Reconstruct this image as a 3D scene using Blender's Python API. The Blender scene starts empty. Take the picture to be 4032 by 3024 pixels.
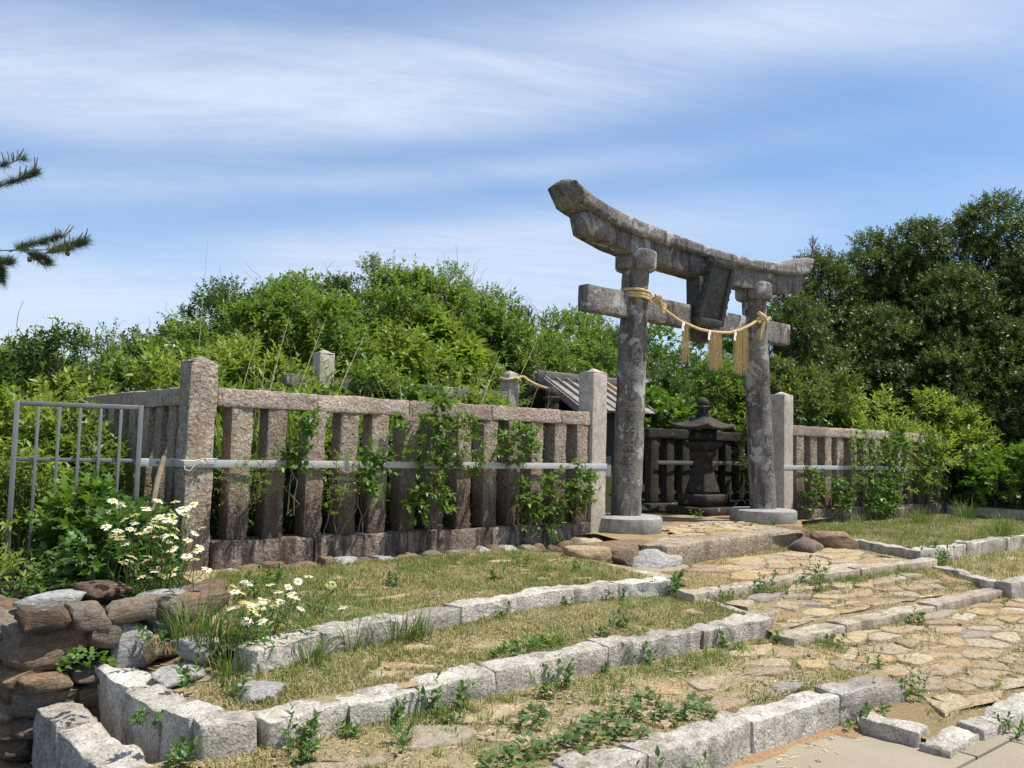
import bpy, math, random
import numpy as np
from mathutils import Matrix, Vector

# ------------------------------------------------------------------ camera, sky, sun, exposure
scn = bpy.context.scene
COL = scn.collection
SUN_AZ = (0.74, -0.672)          # horizontal direction towards the sun (world x, y)
SUN_EL = math.radians(65)

cam_d = bpy.data.cameras.new('camera')
cam = bpy.data.objects.new('camera', cam_d); COL.objects.link(cam); scn.camera = cam
cam_d.sensor_width = 36.0; cam_d.lens = 30.187; cam_d.clip_start = 0.05; cam_d.clip_end = 3000
CR = Vector((0.75767719, -0.6521496, 0.02502353))
CU = Vector((-0.06654995, -0.0390623, 0.99701818))
CF = Vector((0.64922753, 0.75708324, 0.07299713))
CP = Vector((-2.69134, -7.18704, 1.55005))
cam.matrix_world = Matrix(((CR.x, CU.x, -CF.x, CP.x), (CR.y, CU.y, -CF.y, CP.y), (CR.z, CU.z, -CF.z, CP.z), (0, 0, 0, 1)))

scn.view_settings.view_transform = 'Standard'; scn.view_settings.look = 'None'
scn.view_settings.gamma = 1.0; scn.view_settings.use_curve_mapping = False
scn.view_settings.exposure = 0.64

world = bpy.data.worlds.new('World'); scn.world = world; world.use_nodes = True
wt = world.node_tree; wt.nodes.clear()
def wn(t, **k):
    n = wt.nodes.new(t)
    for a, b in k.items(): setattr(n, a, b)
    return n
def wl(a, b): wt.links.new(a, b)
def wmath(op, a, b=None, c=None):
    n = wn('ShaderNodeMath', operation=op)
    for i, v in enumerate((a, b, c)):
        if v is None: continue
        if isinstance(v, (int, float)): n.inputs[i].default_value = v
        else: wl(v, n.inputs[i])
    return n.outputs[0]
sky = wn('ShaderNodeTexSky'); sky.sky_type = 'NISHITA'; sky.sun_disc = False
sky.sun_elevation = SUN_EL; sky.sun_rotation = math.atan2(SUN_AZ[0], SUN_AZ[1])
sky.air_density = 1.0; sky.dust_density = 0.6; sky.ozone_density = 2.2; sky.altitude = 300
tc = wn('ShaderNodeTexCoord')
sep = wn('ShaderNodeSeparateXYZ'); wl(tc.outputs['Generated'], sep.inputs[0])
dx, dy, dz = sep.outputs
zz = wmath('ADD', wmath('MAXIMUM', dz, 0.0), 0.16)
# cirrus sheet: flat layer high above, long in one horizontal direction and narrow in the other
su = wmath('DIVIDE', wmath('ADD', wmath('MULTIPLY', dx, 0.86), wmath('MULTIPLY', dy, -0.51)), zz)
sv = wmath('DIVIDE', wmath('ADD', wmath('MULTIPLY', dx, 0.51), wmath('MULTIPLY', dy, 0.86)), zz)
def cl_noise(us, vs, off, scale, detail, rough=0.5, dist=0.0):
    c = wn('ShaderNodeCombineXYZ')
    wl(wmath('ADD', wmath('MULTIPLY', su, us), off), c.inputs[0])
    wl(wmath('MULTIPLY', sv, vs), c.inputs[1]); c.inputs[2].default_value = off * 0.37
    n = wn('ShaderNodeTexNoise'); n.inputs['Scale'].default_value = scale; n.inputs['Detail'].default_value = detail
    n.inputs['Roughness'].default_value = rough; n.inputs['Distortion'].default_value = dist
    wl(c.outputs[0], n.inputs['Vector']); return n.outputs['Fac']
def wramp(f, a, b, lo=0.0, hi=1.0):
    n = wn('ShaderNodeMapRange'); n.interpolation_type = 'SMOOTHSTEP'
    for i, v in enumerate((a, b, lo, hi)): n.inputs[i + 1].default_value = v
    wl(f, n.inputs[0]); return n.outputs[0]
warp = wmath('MULTIPLY', wmath('SUBTRACT', cl_noise(0.35, 0.6, 7.3, 1.0, 4.0, 0.5, 0.3), 0.5), 0.13)
lr = wmath('ADD', wmath('MULTIPLY', dx, 0.758), wmath('MULTIPLY', dy, -0.652))
el = wmath('ADD', wmath('SUBTRACT', dz, wmath('MULTIPLY', lr, 0.085)), warp)
cr = wn('ShaderNodeValToRGB'); cr.color_ramp.interpolation = 'B_SPLINE'; wl(el, cr.inputs[0])
LAY = [(0, .85), (.13, .82), (.18, .95), (.225, .95), (.25, .40), (.275, .08), (.295, .52), (.308, .50), (.325, .14), (.345, .58), (.37, .95), (.405, .95), (.435, .65), (.465, .20), (.54, .18), (.64, .5), (.74, .25), (.86, .45), (1, .3)]
while len(cr.color_ramp.elements) < len(LAY): cr.color_ramp.elements.new(.5)
for e_, (p_, v_) in zip(cr.color_ramp.elements, LAY): e_.position = p_; e_.color = (v_, v_, v_, 1)
soft = wramp(cl_noise(0.3, 0.9, 3.7, 1.0, 4.0, 0.5, 0.3), 0.35, 0.68, 0.05, 0.70)
side = wmath('MULTIPLY', wramp(lr, -0.05, 0.42, 0.10, 0.80), wramp(el, 0.36, 0.46, 1.0, 0.15))
mixb = wmath('ADD', wmath('MULTIPLY', cr.outputs[0], wmath('SUBTRACT', 1.0, side)), wmath('MULTIPLY', soft, side))
wisp = cl_noise(0.6, 2.4, 2.1, 1.2, 10.0, 0.66, 0.9)
fib = cl_noise(1.6, 7.0, 5.3, 1.5, 10.0, 0.7, 1.2)
fac = wmath('MINIMUM', wmath('MULTIPLY', wmath('MULTIPLY', mixb, wramp(wisp, 0.25, 0.72, 0.66, 1.12)), wramp(fib, 0.25, 0.75, 0.86, 1.08)), 0.95)
skyc = wn('ShaderNodeMix', data_type='RGBA', blend_type='MULTIPLY'); skyc.inputs[0].default_value = 1.0
wl(sky.outputs[0], skyc.inputs[6]); skyc.inputs[7].default_value = (0.82, 0.98, 1.08, 1)
mixc = wn('ShaderNodeMix', data_type='RGBA')
wl(fac, mixc.inputs[0]); wl(skyc.outputs[2], mixc.inputs[6]); mixc.inputs[7].default_value = (4.7, 5.25, 6.45, 1)
bg = wn('ShaderNodeBackground'); bg.inputs['Strength'].default_value = 0.10
wl(mixc.outputs[2], bg.inputs['Color'])
wo = wn('ShaderNodeOutputWorld'); wl(bg.outputs[0], wo.inputs['Surface'])

sun_d = bpy.data.lights.new('sun', 'SUN'); sun_d.energy = 4.2; sun_d.angle = math.radians(0.5); sun_d.color = (1.0, 0.94, 0.84)
sun = bpy.data.objects.new('sun', sun_d); COL.objects.link(sun)
sdir = Vector((SUN_AZ[0] * math.cos(SUN_EL), SUN_AZ[1] * math.cos(SUN_EL), math.sin(SUN_EL)))
sun.rotation_euler = sdir.to_track_quat('Z', 'Y').to_euler(); sun.location = (10, -10, 30)

# ------------------------------------------------------------------ numeric helpers
RNG = np.random.default_rng(11)
random.seed(5)
def _hash(i, j, k, s):
    h = (i * 374761393 + j * 668265263 + k * 2147483647 + s * 1274126177) & 0xffffffff
    h = ((h ^ (h >> 13)) * 1274126177) & 0xffffffff
    return ((h ^ (h >> 16)) & 0xffff) / 65535.0
def vn(P, s=0):
    P = np.asarray(P, float); f = np.floor(P); t = P - f; t = t * t * (3 - 2 * t); i = f.astype(np.int64)
    r = 0
    for a in (0, 1):
        for b in (0, 1):
            for c in (0, 1):
                w = (t[:, 0] if a else 1 - t[:, 0]) * (t[:, 1] if b else 1 - t[:, 1]) * (t[:, 2] if c else 1 - t[:, 2])
                r = r + w * _hash(i[:, 0] + a, i[:, 1] + b, i[:, 2] + c, s)
    return r
def fbm(P, s=0, o=3):
    P = np.asarray(P, float); r = 0; a = .5; n = 0
    for k in range(o):
        r = r + a * vn(P * 2 ** k, s + k); n += a; a *= .5
    return r / n
def v2(x, y, sc, s=0, o=2):
    return fbm(np.stack([np.asarray(x) * sc, np.asarray(y) * sc, np.zeros(len(x))], 1), s, o)
def nrm(a):
    a = np.asarray(a, float); return a / np.maximum(np.linalg.norm(a, axis=-1, keepdims=True), 1e-9)
def sst(t): t = np.clip(t, 0, 1); return t * t * (3 - 2 * t)

class MB:
    """collects vertices and faces, then links them as one mesh object"""
    def __init__(s): s.v = []; s.f = []; s.n = 0
    def add(s, V, F):
        V = np.asarray(V, float).reshape(-1, 3)
        s.v.append(V)
        for f in (F if isinstance(F, list) else [F]):
            f = np.asarray(f, np.int64)
            if f.size: s.f.append(f + s.n)
        s.n += len(V)
    def mesh(s, name, mat, smooth=False):
        me = bpy.data.meshes.new(name)
        V = np.concatenate(s.v); me.vertices.add(len(V)); me.vertices.foreach_set('co', V.ravel())
        tot = np.concatenate([np.full(len(f), f.shape[1]) for f in s.f]); loops = np.concatenate([f.ravel() for f in s.f])
        me.loops.add(len(loops)); me.loops.foreach_set('vertex_index', loops.astype(np.int32))
        me.polygons.add(len(tot)); st = np.zeros(len(tot), np.int32); st[1:] = np.cumsum(tot)[:-1]
        me.polygons.foreach_set('loop_start', st); me.polygons.foreach_set('loop_total', tot.astype(np.int32))
        if smooth: me.polygons.foreach_set('use_smooth', np.ones(len(tot), bool))
        me.update(calc_edges=True); me.validate()
        if smooth: me.set_sharp_from_angle(angle=math.radians(38))
        if mat: me.materials.append(mat)
        return me
    def build(s, name, mat, parent=None, smooth=False, loc=None):
        return link(name, s.mesh(name, mat, smooth), parent, loc)
def link(name, me, parent=None, loc=None, rot=None):
    o = bpy.data.objects.new(name, me); COL.objects.link(o)
    if parent: o.parent = parent
    if loc is not None: o.location = loc
    if rot is not None: o.rotation_euler = rot
    return o
def tag(o, label, cat, group=None):
    o['label'] = label; o['category'] = cat
    if group: o['group'] = group
    return o
def thing(name, label, cat, loc=(0, 0, 0), rz=0, group=None):
    o = bpy.data.objects.new(name, None); COL.objects.link(o); o.empty_display_size = .1
    o.location = loc; o.rotation_euler = (0, 0, rz)
    return tag(o, label, cat, group)
def struct(name, loc=(0, 0, 0)):
    o = bpy.data.objects.new(name, None); COL.objects.link(o); o.location = loc; o['kind'] = 'structure'; return o

def rotz(V, a):
    c, s = math.cos(a), math.sin(a); V = np.asarray(V, float)
    return np.stack([V[:, 0] * c - V[:, 1] * s, V[:, 0] * s + V[:, 1] * c, V[:, 2]], 1)
def block(size, seg=(4, 2, 2), r=.01, amp=.006, nsc=9, seed=0, taper=0.0):
    """rounded stone block centred on the origin with an uneven, hand-dressed surface"""
    h = np.asarray(size, float) / 2; r = min(r, h.min() * .8)
    ax = []
    for d in range(3):
        q = np.linspace(-h[d] + r, h[d] - r, seg[d] + 1); ax.append(np.concatenate([[-h[d]], q, [h[d]]]))
    Vs = []; Fs = []; n = 0
    for d in range(3):
        a, b = [(1, 2), (2, 0), (0, 1)][d]
        A, B = np.meshgrid(ax[a], ax[b], indexing='ij'); na, nb = A.shape
        for s in (-1, 1):
            P = np.zeros((na * nb, 3)); P[:, a] = A.ravel(); P[:, b] = B.ravel(); P[:, d] = s * h[d]
            i, j = np.meshgrid(np.arange(na - 1), np.arange(nb - 1), indexing='ij'); k = (i * nb + j).ravel()
            q = np.stack([k, k + nb, k + nb + 1, k + 1], 1)
            if s < 0: q = q[:, ::-1]
            Vs.append(P); Fs.append(q + n); n += len(P)
    V = np.concatenate(Vs); F = np.concatenate(Fs)
    _, idx, inv = np.unique(np.round(V, 5), axis=0, return_index=True, return_inverse=True)
    V = V[idx]; F = inv.ravel()[F]
    c = np.clip(V, -(h - r), h - r); dlt = V - c; L = np.linalg.norm(dlt, axis=1, keepdims=True)
    dirn = np.where(L > 1e-9, dlt / np.maximum(L, 1e-9), 0)
    V = c + dirn * np.minimum(L, r)
    if amp:
        q = V * nsc + seed * 13.7
        V = V + dirn * ((fbm(q, seed, 3) - .5) * 2.6 * amp)[:, None] + ((np.stack([vn(q * .45, seed + 5 + k) for k in range(3)], 1)) - .5) * amp * 1.2
    if taper: V[:, :2] *= (1 - taper * (V[:, 2:3] / h[2] + 1) / 2)
    return V, F
def rock(size, seed=0, n=6, amp=.06, sq=.7, nsc=1.7, cuts=22, lo=.80, hi=1.25):
    """angular broken stone: a cube-ish lump split along random planes, slightly roughened"""
    V, F = block((2, 2, 2), (n, n, n), .01, 0)
    V = V * (1 - .12 * (1 - sq)) + nrm(V) * .10 * (1 - sq)
    g = np.random.default_rng(seed + 100)
    for _ in range(cuts):
        d = nrm(g.normal(size=3) * [1, 1, 1.25]); o = g.uniform(lo, hi); t = V @ d - o
        V = V - np.maximum(t, 0)[:, None] * d * .97
    V = V + nrm(V) * ((fbm(V * nsc + seed * 7.1, seed, 4) - .5) * 2 * amp)[:, None] + (np.stack([vn(V * 4 + seed, seed + k) for k in range(3)], 1) - .5) * .09
    V = V / np.abs(V).max(0)
    return V * (np.asarray(size, float) / 2), F
def frames(P):
    P = np.asarray(P, float); T = nrm(np.gradient(P, axis=0)); up = np.array([0, 0, 1.])
    if np.abs(T @ up).mean() > .8: up = np.array([1., 0, 0])
    A = nrm(np.cross(T, up)); B = np.cross(A, T); return T, A, B
def sweep(P, R, k=6, cap=True):
    P = np.asarray(P, float); n = len(P); R = np.broadcast_to(np.asarray(R, float), (n,))
    T, A, B = frames(P); an = np.arange(k) * 2 * math.pi / k
    V = P[:, None] + R[:, None, None] * (A[:, None] * np.cos(an)[None, :, None] + B[:, None] * np.sin(an)[None, :, None])
    i, j = np.meshgrid(np.arange(n - 1), np.arange(k), indexing='ij'); a = (i * k + j).ravel(); b = (i * k + (j + 1) % k).ravel()
    F = [np.stack([a, b, b + k, a + k], 1)]
    V = V.reshape(-1, 3)
    if cap:
        V = np.concatenate([V, P[:1], P[-1:]]); c0 = n * k; jj = np.arange(k)
        F.append(np.stack([np.full(k, c0), (jj + 1) % k, jj], 1)); F.append(np.stack([np.full(k, c0 + 1), (n - 1) * k + jj, (n - 1) * k + (jj + 1) % k], 1))
    return V, F
def lathe(prof, k=40, closed=True):
    pr = np.asarray(prof, float); n = len(pr); an = np.arange(k) * 2 * math.pi / k
    V = np.stack([pr[:, 0:1] * np.cos(an), pr[:, 0:1] * np.sin(an), np.broadcast_to(pr[:, 1:2], (n, k))], 2).reshape(-1, 3)
    i, j = np.meshgrid(np.arange(n - 1), np.arange(k), indexing='ij'); a = (i * k + j).ravel(); b = (i * k + (j + 1) % k).ravel()
    return V, np.stack([a, b, b + k, a + k], 1)
def square_loft(prof, m=6, lift=0.0):
    """stack of squares (half width, z); lift raises the corners of each ring"""
    t = np.linspace(-1, 1, m + 1)[:-1]
    ring = np.concatenate([np.stack([t, -np.ones(m)], 1), np.stack([np.ones(m), t], 1), np.stack([-t, np.ones(m)], 1), np.stack([-np.ones(m), -t], 1)])
    k = len(ring); edge = np.minimum(np.abs(ring[:, 0]), np.abs(ring[:, 1])) ** 2.5
    V = []
    for p in prof:
        w, z = p[0], p[1]; l = p[2] if len(p) > 2 else 0
        V.append(np.stack([ring[:, 0] * w, ring[:, 1] * w, z + edge * l], 1))
    V = np.concatenate(V); n = len(prof)
    i, j = np.meshgrid(np.arange(n - 1), np.arange(k), indexing='ij'); a = (i * k + j).ravel(); b = (i * k + (j + 1) % k).ravel()
    F = [np.stack([a, b, b + k, a + k], 1)]
    V = np.concatenate([V, [[0, 0, prof[0][1]], [0, 0, prof[-1][1]]]]); jj = np.arange(k)
    F.append(np.stack([np.full(k, n * k), (jj + 1) % k, jj], 1)); F.append(np.stack([np.full(k, n * k + 1), (n - 1) * k + jj, (n - 1) * k + (jj + 1) % k], 1))
    return V, F

# ------------------------------------------------------------------ materials
class NT:
    def __init__(s, name):
        s.m = bpy.data.materials.new(name); s.m.use_nodes = True; s.t = s.m.node_tree; s.t.nodes.clear()
        s.out = s.t.nodes.new('ShaderNodeOutputMaterial')
    def n(s, typ, ins=None, **k):
        n = s.t.nodes.new(typ)
        for a, b in k.items(): setattr(n, a, b)
        for a, v in (ins or {}).items(): s.set(n.inputs[a], v)
        return n
    def set(s, sock, v):
        if hasattr(v, 'is_linked') or isinstance(v, bpy.types.NodeSocket): s.t.links.new(v, sock)
        elif isinstance(v, (tuple, list)) and len(v) == 3 and sock.type == 'RGBA': sock.default_value = (*v, 1)
        else: sock.default_value = v
    def coords(s, rnd=12.0, stretch=None):
        tcn = s.n('ShaderNodeTexCoord'); oi = s.n('ShaderNodeObjectInfo')
        mu = s.math('MULTIPLY', oi.outputs['Random'], rnd)
        v = s.n('ShaderNodeVectorMath', {0: tcn.outputs['Object'], 1: mu}, operation='ADD').outputs[0]
        return v
    def vmul(s, v, w): return s.n('ShaderNodeVectorMath', {0: v, 1: w}, operation='MULTIPLY').outputs[0]
    def math(s, op, a, b=0.0, clamp=False):
        return s.n('ShaderNodeMath', {0: a, 1: b}, operation=op, use_clamp=clamp).outputs[0]
    def noise(s, v, sc, det=4.0, rough=.55, dist=0.0):
        return s.n('ShaderNodeTexNoise', {'Vector': v, 'Scale': sc, 'Detail': det, 'Roughness': rough, 'Distortion': dist}).outputs['Fac']
    def step(s, f, a, b, lo=0., hi=1.):
        return s.n('ShaderNodeMapRange', {0: f, 1: a, 2: b, 3: lo, 4: hi}, interpolation_type='SMOOTHSTEP').outputs[0]
    def ramp(s, f, stops):
        n = s.n('ShaderNodeValToRGB', {0: f}); cr = n.color_ramp
        while len(cr.elements) < len(stops): cr.elements.new(.5)
        for e, (p, c) in zip(cr.elements, stops): e.position = p; e.color = (*c, 1)
        return n.outputs[0]
    def mix(s, f, a, b, mode='MIX'):
        return s.n('ShaderNodeMix', {0: f, 6: a, 7: b}, data_type='RGBA', blend_type=mode).outputs[2]
    def bump(s, h, dist, strength=1.0, normal=None):
        d = {'Height': h, 'Distance': dist, 'Strength': strength}
        if normal is not None: d['Normal'] = normal
        return s.n('ShaderNodeBump', d).outputs[0]
    def princ(s, col, rough=.85, normal=None, metallic=0.0, spec=.3):
        d = {'Base Color': col, 'Roughness': rough, 'Metallic': metallic, 'Specular IOR Level': spec}
        if normal is not None: d['Normal'] = normal
        p = s.n('ShaderNodeBsdfPrincipled', d); s.t.links.new(p.outputs[0], s.out.inputs[0]); return s.m
def sc(c, k): return tuple(x * k for x in c)

def stone_mat(name, speck, tone=((.75, .75, .75), (1.15, 1.12, 1.1)), fine=90, bscale=55, bdist=.008, stain=None, lichen=None, rough=.9, lower=None, tint=None):
    t = NT(name); v = t.coords()
    f1 = t.noise(v, fine, 3.0, .7); col = t.ramp(f1, speck)
    oi = t.n('ShaderNodeObjectInfo'); col = t.mix(1.0, col, t.ramp(oi.outputs['Random'], [(0, (.72, .70, .69)), (.35, (1, .98, .96)), (.7, (.88, .86, .83)), (1, (1.14, 1.13, 1.12))]), 'MULTIPLY')
    big = t.noise(v, 2.3, 4.0, .6); col = t.mix(1.0, col, t.ramp(big, [(.3, tone[0]), (.7, tone[1])]), 'MULTIPLY')
    mid = t.noise(v, 14, 4.0, .6); col = t.mix(.75, col, t.ramp(mid, [(.3, (.6, .59, .57)), (.7, (1.2, 1.2, 1.2))]), 'MULTIPLY')
    if tint: 
        col = t.mix(t.step(t.noise(v, 3.7, 5.0, .6), .48, .62, 0, tint[1]), col, tint[0])
    if stain:
        sv = t.vmul(v, (5.0, 5.0, .8)); st = t.noise(sv, 1.6, 6.0, .65)
        col = t.mix(t.step(st, stain[1], stain[1] + .14, 0, stain[2]), col, stain[0])
    if lower:   # algae and run-off: streaks that reach up from the foot, ragged edge
        tcn = t.n('ShaderNodeTexCoord'); z = t.n('ShaderNodeSeparateXYZ', {0: tcn.outputs['Object']}).outputs[2]
        rag = t.noise(t.vmul(v, (7, 7, 1.0)), 1.5, 6.0, .65)
        s2 = t.math('ADD', z, t.math('MULTIPLY', t.math('SUBTRACT', rag, .5), lower[3]))
        col = t.mix(t.step(s2, lower[1], lower[2], lower[4], 0.0), col, t.mix(t.noise(v, 22, 4.0), sc(lower[0], .7), sc(lower[0], 1.7)))
    if lichen:
        l = t.noise(v, lichen[1], 7.0, .62, .4); col = t.mix(t.step(l, lichen[2], lichen[2] + .05, 0, lichen[3]), col, t.mix(t.noise(v, 60), lichen[0], sc(lichen[0], .65)))
    b = t.bump(t.noise(v, bscale, 5.0, .65), bdist, 1.0)
    return t.princ(col, rough, b, 0, .25)

M = {}
M['kerb'] = stone_mat('white_granite', [(.30, (.17, .155, .135)), (.42, (.52, .50, .46)), (.58, (.71, .685, .64)), (.8, (.80, .78, .74))], ((.64, .61, .57), (1.08, 1.06, 1.03)), 75, 45, .022,
                      stain=((.17, .14, .10), .52, .6), lichen=((.20, .19, .165), 9, .62, .5))
M['fence'] = stone_mat('pecked_pink_granite', [(.30, (.18, .145, .115)), (.46, (.43, .375, .315)), (.58, (.58, .515, .445)), (.75, (.73, .67, .60))], ((.8, .76, .72), (1.12, 1.08, 1.04)), 38, 34, .055,
                       tint=((.40, .25, .14), .40), stain=((.12, .085, .078), .58, .6), lower=((.085, .052, .038), .10, .80, 1.1, .80), lichen=((.5, .47, .42), 6, .69, .6))
M['pathkerb'] = stone_mat('tan_granite', [(.30, (.22, .18, .13)), (.42, (.47, .43, .36)), (.58, (.63, .585, .50)), (.8, (.74, .70, .62))], ((.70, .66, .60), (1.08, 1.05, 1.0)), 75, 45, .022, stain=((.16, .12, .08), .50, .6))
M['rail'] = stone_mat('pecked_rail_granite', [(.30, (.24, .185, .15)), (.46, (.52, .44, .38)), (.58, (.66, .58, .51)), (.75, (.78, .72, .65))], ((.82, .79, .76), (1.12, 1.08, 1.04)), 42, 36, .05, tint=((.42, .28, .17), .30), stain=((.16, .12, .10), .60, .45), lichen=((.5, .47, .42), 6, .69, .5))
M['slab'] = stone_mat('tan_step_granite', [(.28, (.14, .11, .085)), (.46, (.40, .34, .27)), (.62, (.54, .47, .38)), (.8, (.66, .60, .50))], ((.75, .72, .68), (1.12, 1.08, 1.02)), 45, 28, .03, stain=((.13, .10, .075), .50, .6))
M['plinth'] = stone_mat('mossy_granite', [(.28, (.10, .075, .06)), (.46, (.29, .235, .195)), (.62, (.42, .355, .30)), (.8, (.55, .49, .43))], ((.6, .6, .58), (1.15, 1.1, 1.06)), 55, 30, .03,
                        stain=((.06, .042, .036), .44, .88), lichen=((.55, .51, .45), 8, .64, .7))
M['post'] = stone_mat('grey_granite', [(.30, (.24, .215, .185)), (.45, (.50, .465, .41)), (.62, (.62, .585, .53)), (.8, (.72, .69, .64))], ((.86, .86, .85), (1.06, 1.05, 1.03)), 80, 60, .007,
                      tint=((.33, .20, .12), .22))
M['torii'] = stone_mat('weathered_torii_stone', [(.30, (.09, .085, .08)), (.46, (.235, .225, .212)), (.62, (.33, .317, .30)), (.8, (.43, .415, .395))], ((.58, .56, .56), (1.22, 1.2, 1.16)), 45, 38, .014,
                       stain=((.07, .052, .054), .50, .85), lichen=((.52, .51, .48), 3.6, .55, .85))
M['torii_dark'] = stone_mat('dark_plaque_stone', [(.30, (.045, .05, .05)), (.5, (.085, .09, .088)), (.8, (.14, .145, .14))], ((.75, .75, .75), (1.2, 1.2, 1.15)), 40, 30, .01,
                            lichen=((.32, .33, .30), 6, .64, .6))
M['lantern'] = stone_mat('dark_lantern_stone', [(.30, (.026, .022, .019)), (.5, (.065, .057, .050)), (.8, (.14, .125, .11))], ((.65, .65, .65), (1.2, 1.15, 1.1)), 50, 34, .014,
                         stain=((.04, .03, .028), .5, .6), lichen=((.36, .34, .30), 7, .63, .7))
M['concrete_disc'] = stone_mat('smooth_concrete', [(.3, (.34, .33, .315)), (.7, (.44, .43, .415))], ((.8, .8, .78), (1.06, 1.05, 1.03)), 70, 60, .006, stain=((.19, .17, .15), .52, .6))
M['dark_sheet'] = stone_mat('grime_and_recess_shade', [(.36, (.06, .052, .05)), (.5, (.12, .11, .105)), (.58, (.26, .245, .23))], fine=26, bscale=50, bdist=.004)  # dark colour stands for shade and grime in grooves, and shade in lantern openings
def rubble_mat(name, cols, rustk=.65):
    t = NT(name); v = t.coords(40.0); oi = t.n('ShaderNodeObjectInfo')
    base = t.ramp(oi.outputs['Random'], [(i / (len(cols) - 1) * .98 + .01, c) for i, c in enumerate(cols)])
    rust = t.step(t.noise(v, 5, 5.0, .6), .52, .68, 0, rustk)
    col = t.mix(rust, base, t.mix(oi.outputs['Random'], (.36, .19, .09), (.45, .33, .17)))
    col = t.mix(.8, col, t.ramp(t.noise(v, 30, 6.0, .7), [(.3, (.45, .43, .42)), (.55, (1, 1, 1)), (.75, (1.35, 1.3, 1.22))]), 'MULTIPLY')
    col = t.mix(.7, col, t.ramp(t.noise(v, 95, 4.0, .75), [(.3, (.5, .48, .46)), (.5, (1, 1, 1)), (.7, (1.4, 1.36, 1.3))]), 'MULTIPLY')
    vein = t.noise(t.vmul(v, (1, 1, 4)), 6, 6.0, .6, 1.5); col = t.mix(t.step(vein, .6, .66, 0, .35), col, (.55, .52, .46))
    b = t.bump(t.noise(v, 22, 8.0, .72), .04, 1.0); b = t.bump(t.noise(t.vmul(v, (1, 1, 4)), 7, 6.0, .65), .05, .9, b)
    return t.princ(col, .85, b, 0, .3)
M['rubble'] = rubble_mat('brown_rubble', [(.15, .105, .075), (.26, .185, .12), (.33, .235, .15), (.19, .14, .105), (.36, .31, .25), (.25, .155, .095)])
M['flag'] = rubble_mat('tan_flagstone', [(.60, .45, .24), (.52, .43, .31), (.64, .52, .32), (.47, .37, .26), (.58, .42, .22), (.66, .58, .44), (.45, .32, .21), (.62, .49, .28), (.40, .36, .32), (.50, .36, .22)], .5)
M['greyrock'] = rubble_mat('grey_white_rock', [(.42, .42, .43), (.54, .53, .51)], .2)
M['mortar'] = stone_mat('dark_earth_joint', [(.3, (.045, .035, .028)), (.7, (.10, .08, .06))], fine=30, bscale=20, bdist=.03)

def ground_mat(name, dirt, dry, green, gthr=.55, gfac=.8):
    t = NT(name); tcn = t.n('ShaderNodeTexCoord'); v = tcn.outputs['Object']
    col = t.mix(t.step(t.noise(v, 2.6, 6.0, .65), .42, .6), dirt, dry)
    col = t.mix(t.step(t.noise(v, 1.7, 6.0, .6, .3), gthr, gthr + .14, 0, gfac), col, green)
    col = t.mix(.85, col, t.ramp(t.noise(v, 48, 5.0, .75), [(.28, (.45, .43, .40)), (.52, (1, 1, 1)), (.75, (1.35, 1.33, 1.25))]), 'MULTIPLY')
    b = t.bump(t.noise(v, 55, 6.0, .75), .02, 1.0)
    return t.princ(col, .95, b, 0, .1)
M['dirt'] = ground_mat('dry_lawn_soil', (.44, .34, .21), (.36, .29, .16), (.19, .19, .07))
M['pathdirt'] = ground_mat('sandy_path_soil', (.36, .26, .145), (.30, .235, .125), (.18, .18, .07), .58)
M['lawn'] = ground_mat('green_lawn_soil', (.22, .20, .09), (.20, .21, .08), (.11, .15, .04), .45)
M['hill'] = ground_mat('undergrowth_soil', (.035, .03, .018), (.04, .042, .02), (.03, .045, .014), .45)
M['sand'] = ground_mat('orange_sand', (.42, .27, .15), (.40, .27, .16), (.36, .25, .14), .7)
def pav():
    t = NT('worn_concrete'); v = t.coords(9.0)
    col = t.ramp(t.noise(v, 1.3, 6.0, .6), [(.3, (.285, .245, .18)), (.7, (.35, .305, .235))])
    col = t.mix(.6, col, t.ramp(t.noise(v, 130, 3.0, .8), [(.3, (.6, .6, .6)), (.55, (1, 1, 1)), (.8, (1.3, 1.28, 1.22))]), 'MULTIPLY')
    col = t.mix(t.step(t.noise(v, 3.2, 6.0, .65), .58, .72, 0, .35), col, (.22, .19, .145))
    return t.princ(col, .9, t.bump(t.noise(v, 120, 4.0, .7), .004, 1.0), 0, .2)
M['concrete'] = pav()

def leaf_mat(name, cols, trans=.32, rough=.42, spec=.35):
    t = NT(name); g = t.n('ShaderNodeNewGeometry'); oi = t.n('ShaderNodeObjectInfo')
    rnd = g.outputs['Random Per Island']
    col = t.ramp(rnd, [(i / (len(cols) - 1), c) for i, c in enumerate(cols)])
    tcn = t.n('ShaderNodeTexCoord'); pn = t.noise(tcn.outputs['Object'], 1.6, 3.0)
    col = t.mix(.7, col, t.ramp(pn, [(.3, (.72, .76, .7)), (.7, (1.25, 1.2, 1.1))]), 'MULTIPLY')
    p = t.n('ShaderNodeBsdfPrincipled', {'Base Color': col, 'Roughness': rough, 'Specular IOR Level': spec})
    tc2 = t.mix(1.0, col, (1.5, 1.55, .6), 'MULTIPLY'); tr = t.n('ShaderNodeBsdfTranslucent', {'Color': tc2})
    mx = t.n('ShaderNodeMixShader', {0: trans, 1: p.outputs[0], 2: tr.outputs[0]})
    t.t.links.new(mx.outputs[0], t.out.inputs[0]); return t.m
M['l_lime'] = leaf_mat('lime_leaves', [(.155, .245, .044), (.21, .29, .055), (.18, .26, .052), (.27, .31, .08), (.125, .205, .04)], .36)
M['l_mid'] = leaf_mat('green_leaves', [(.10, .18, .038), (.15, .235, .050), (.125, .205, .043), (.20, .265, .07), (.08, .15, .033)], .36)
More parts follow.
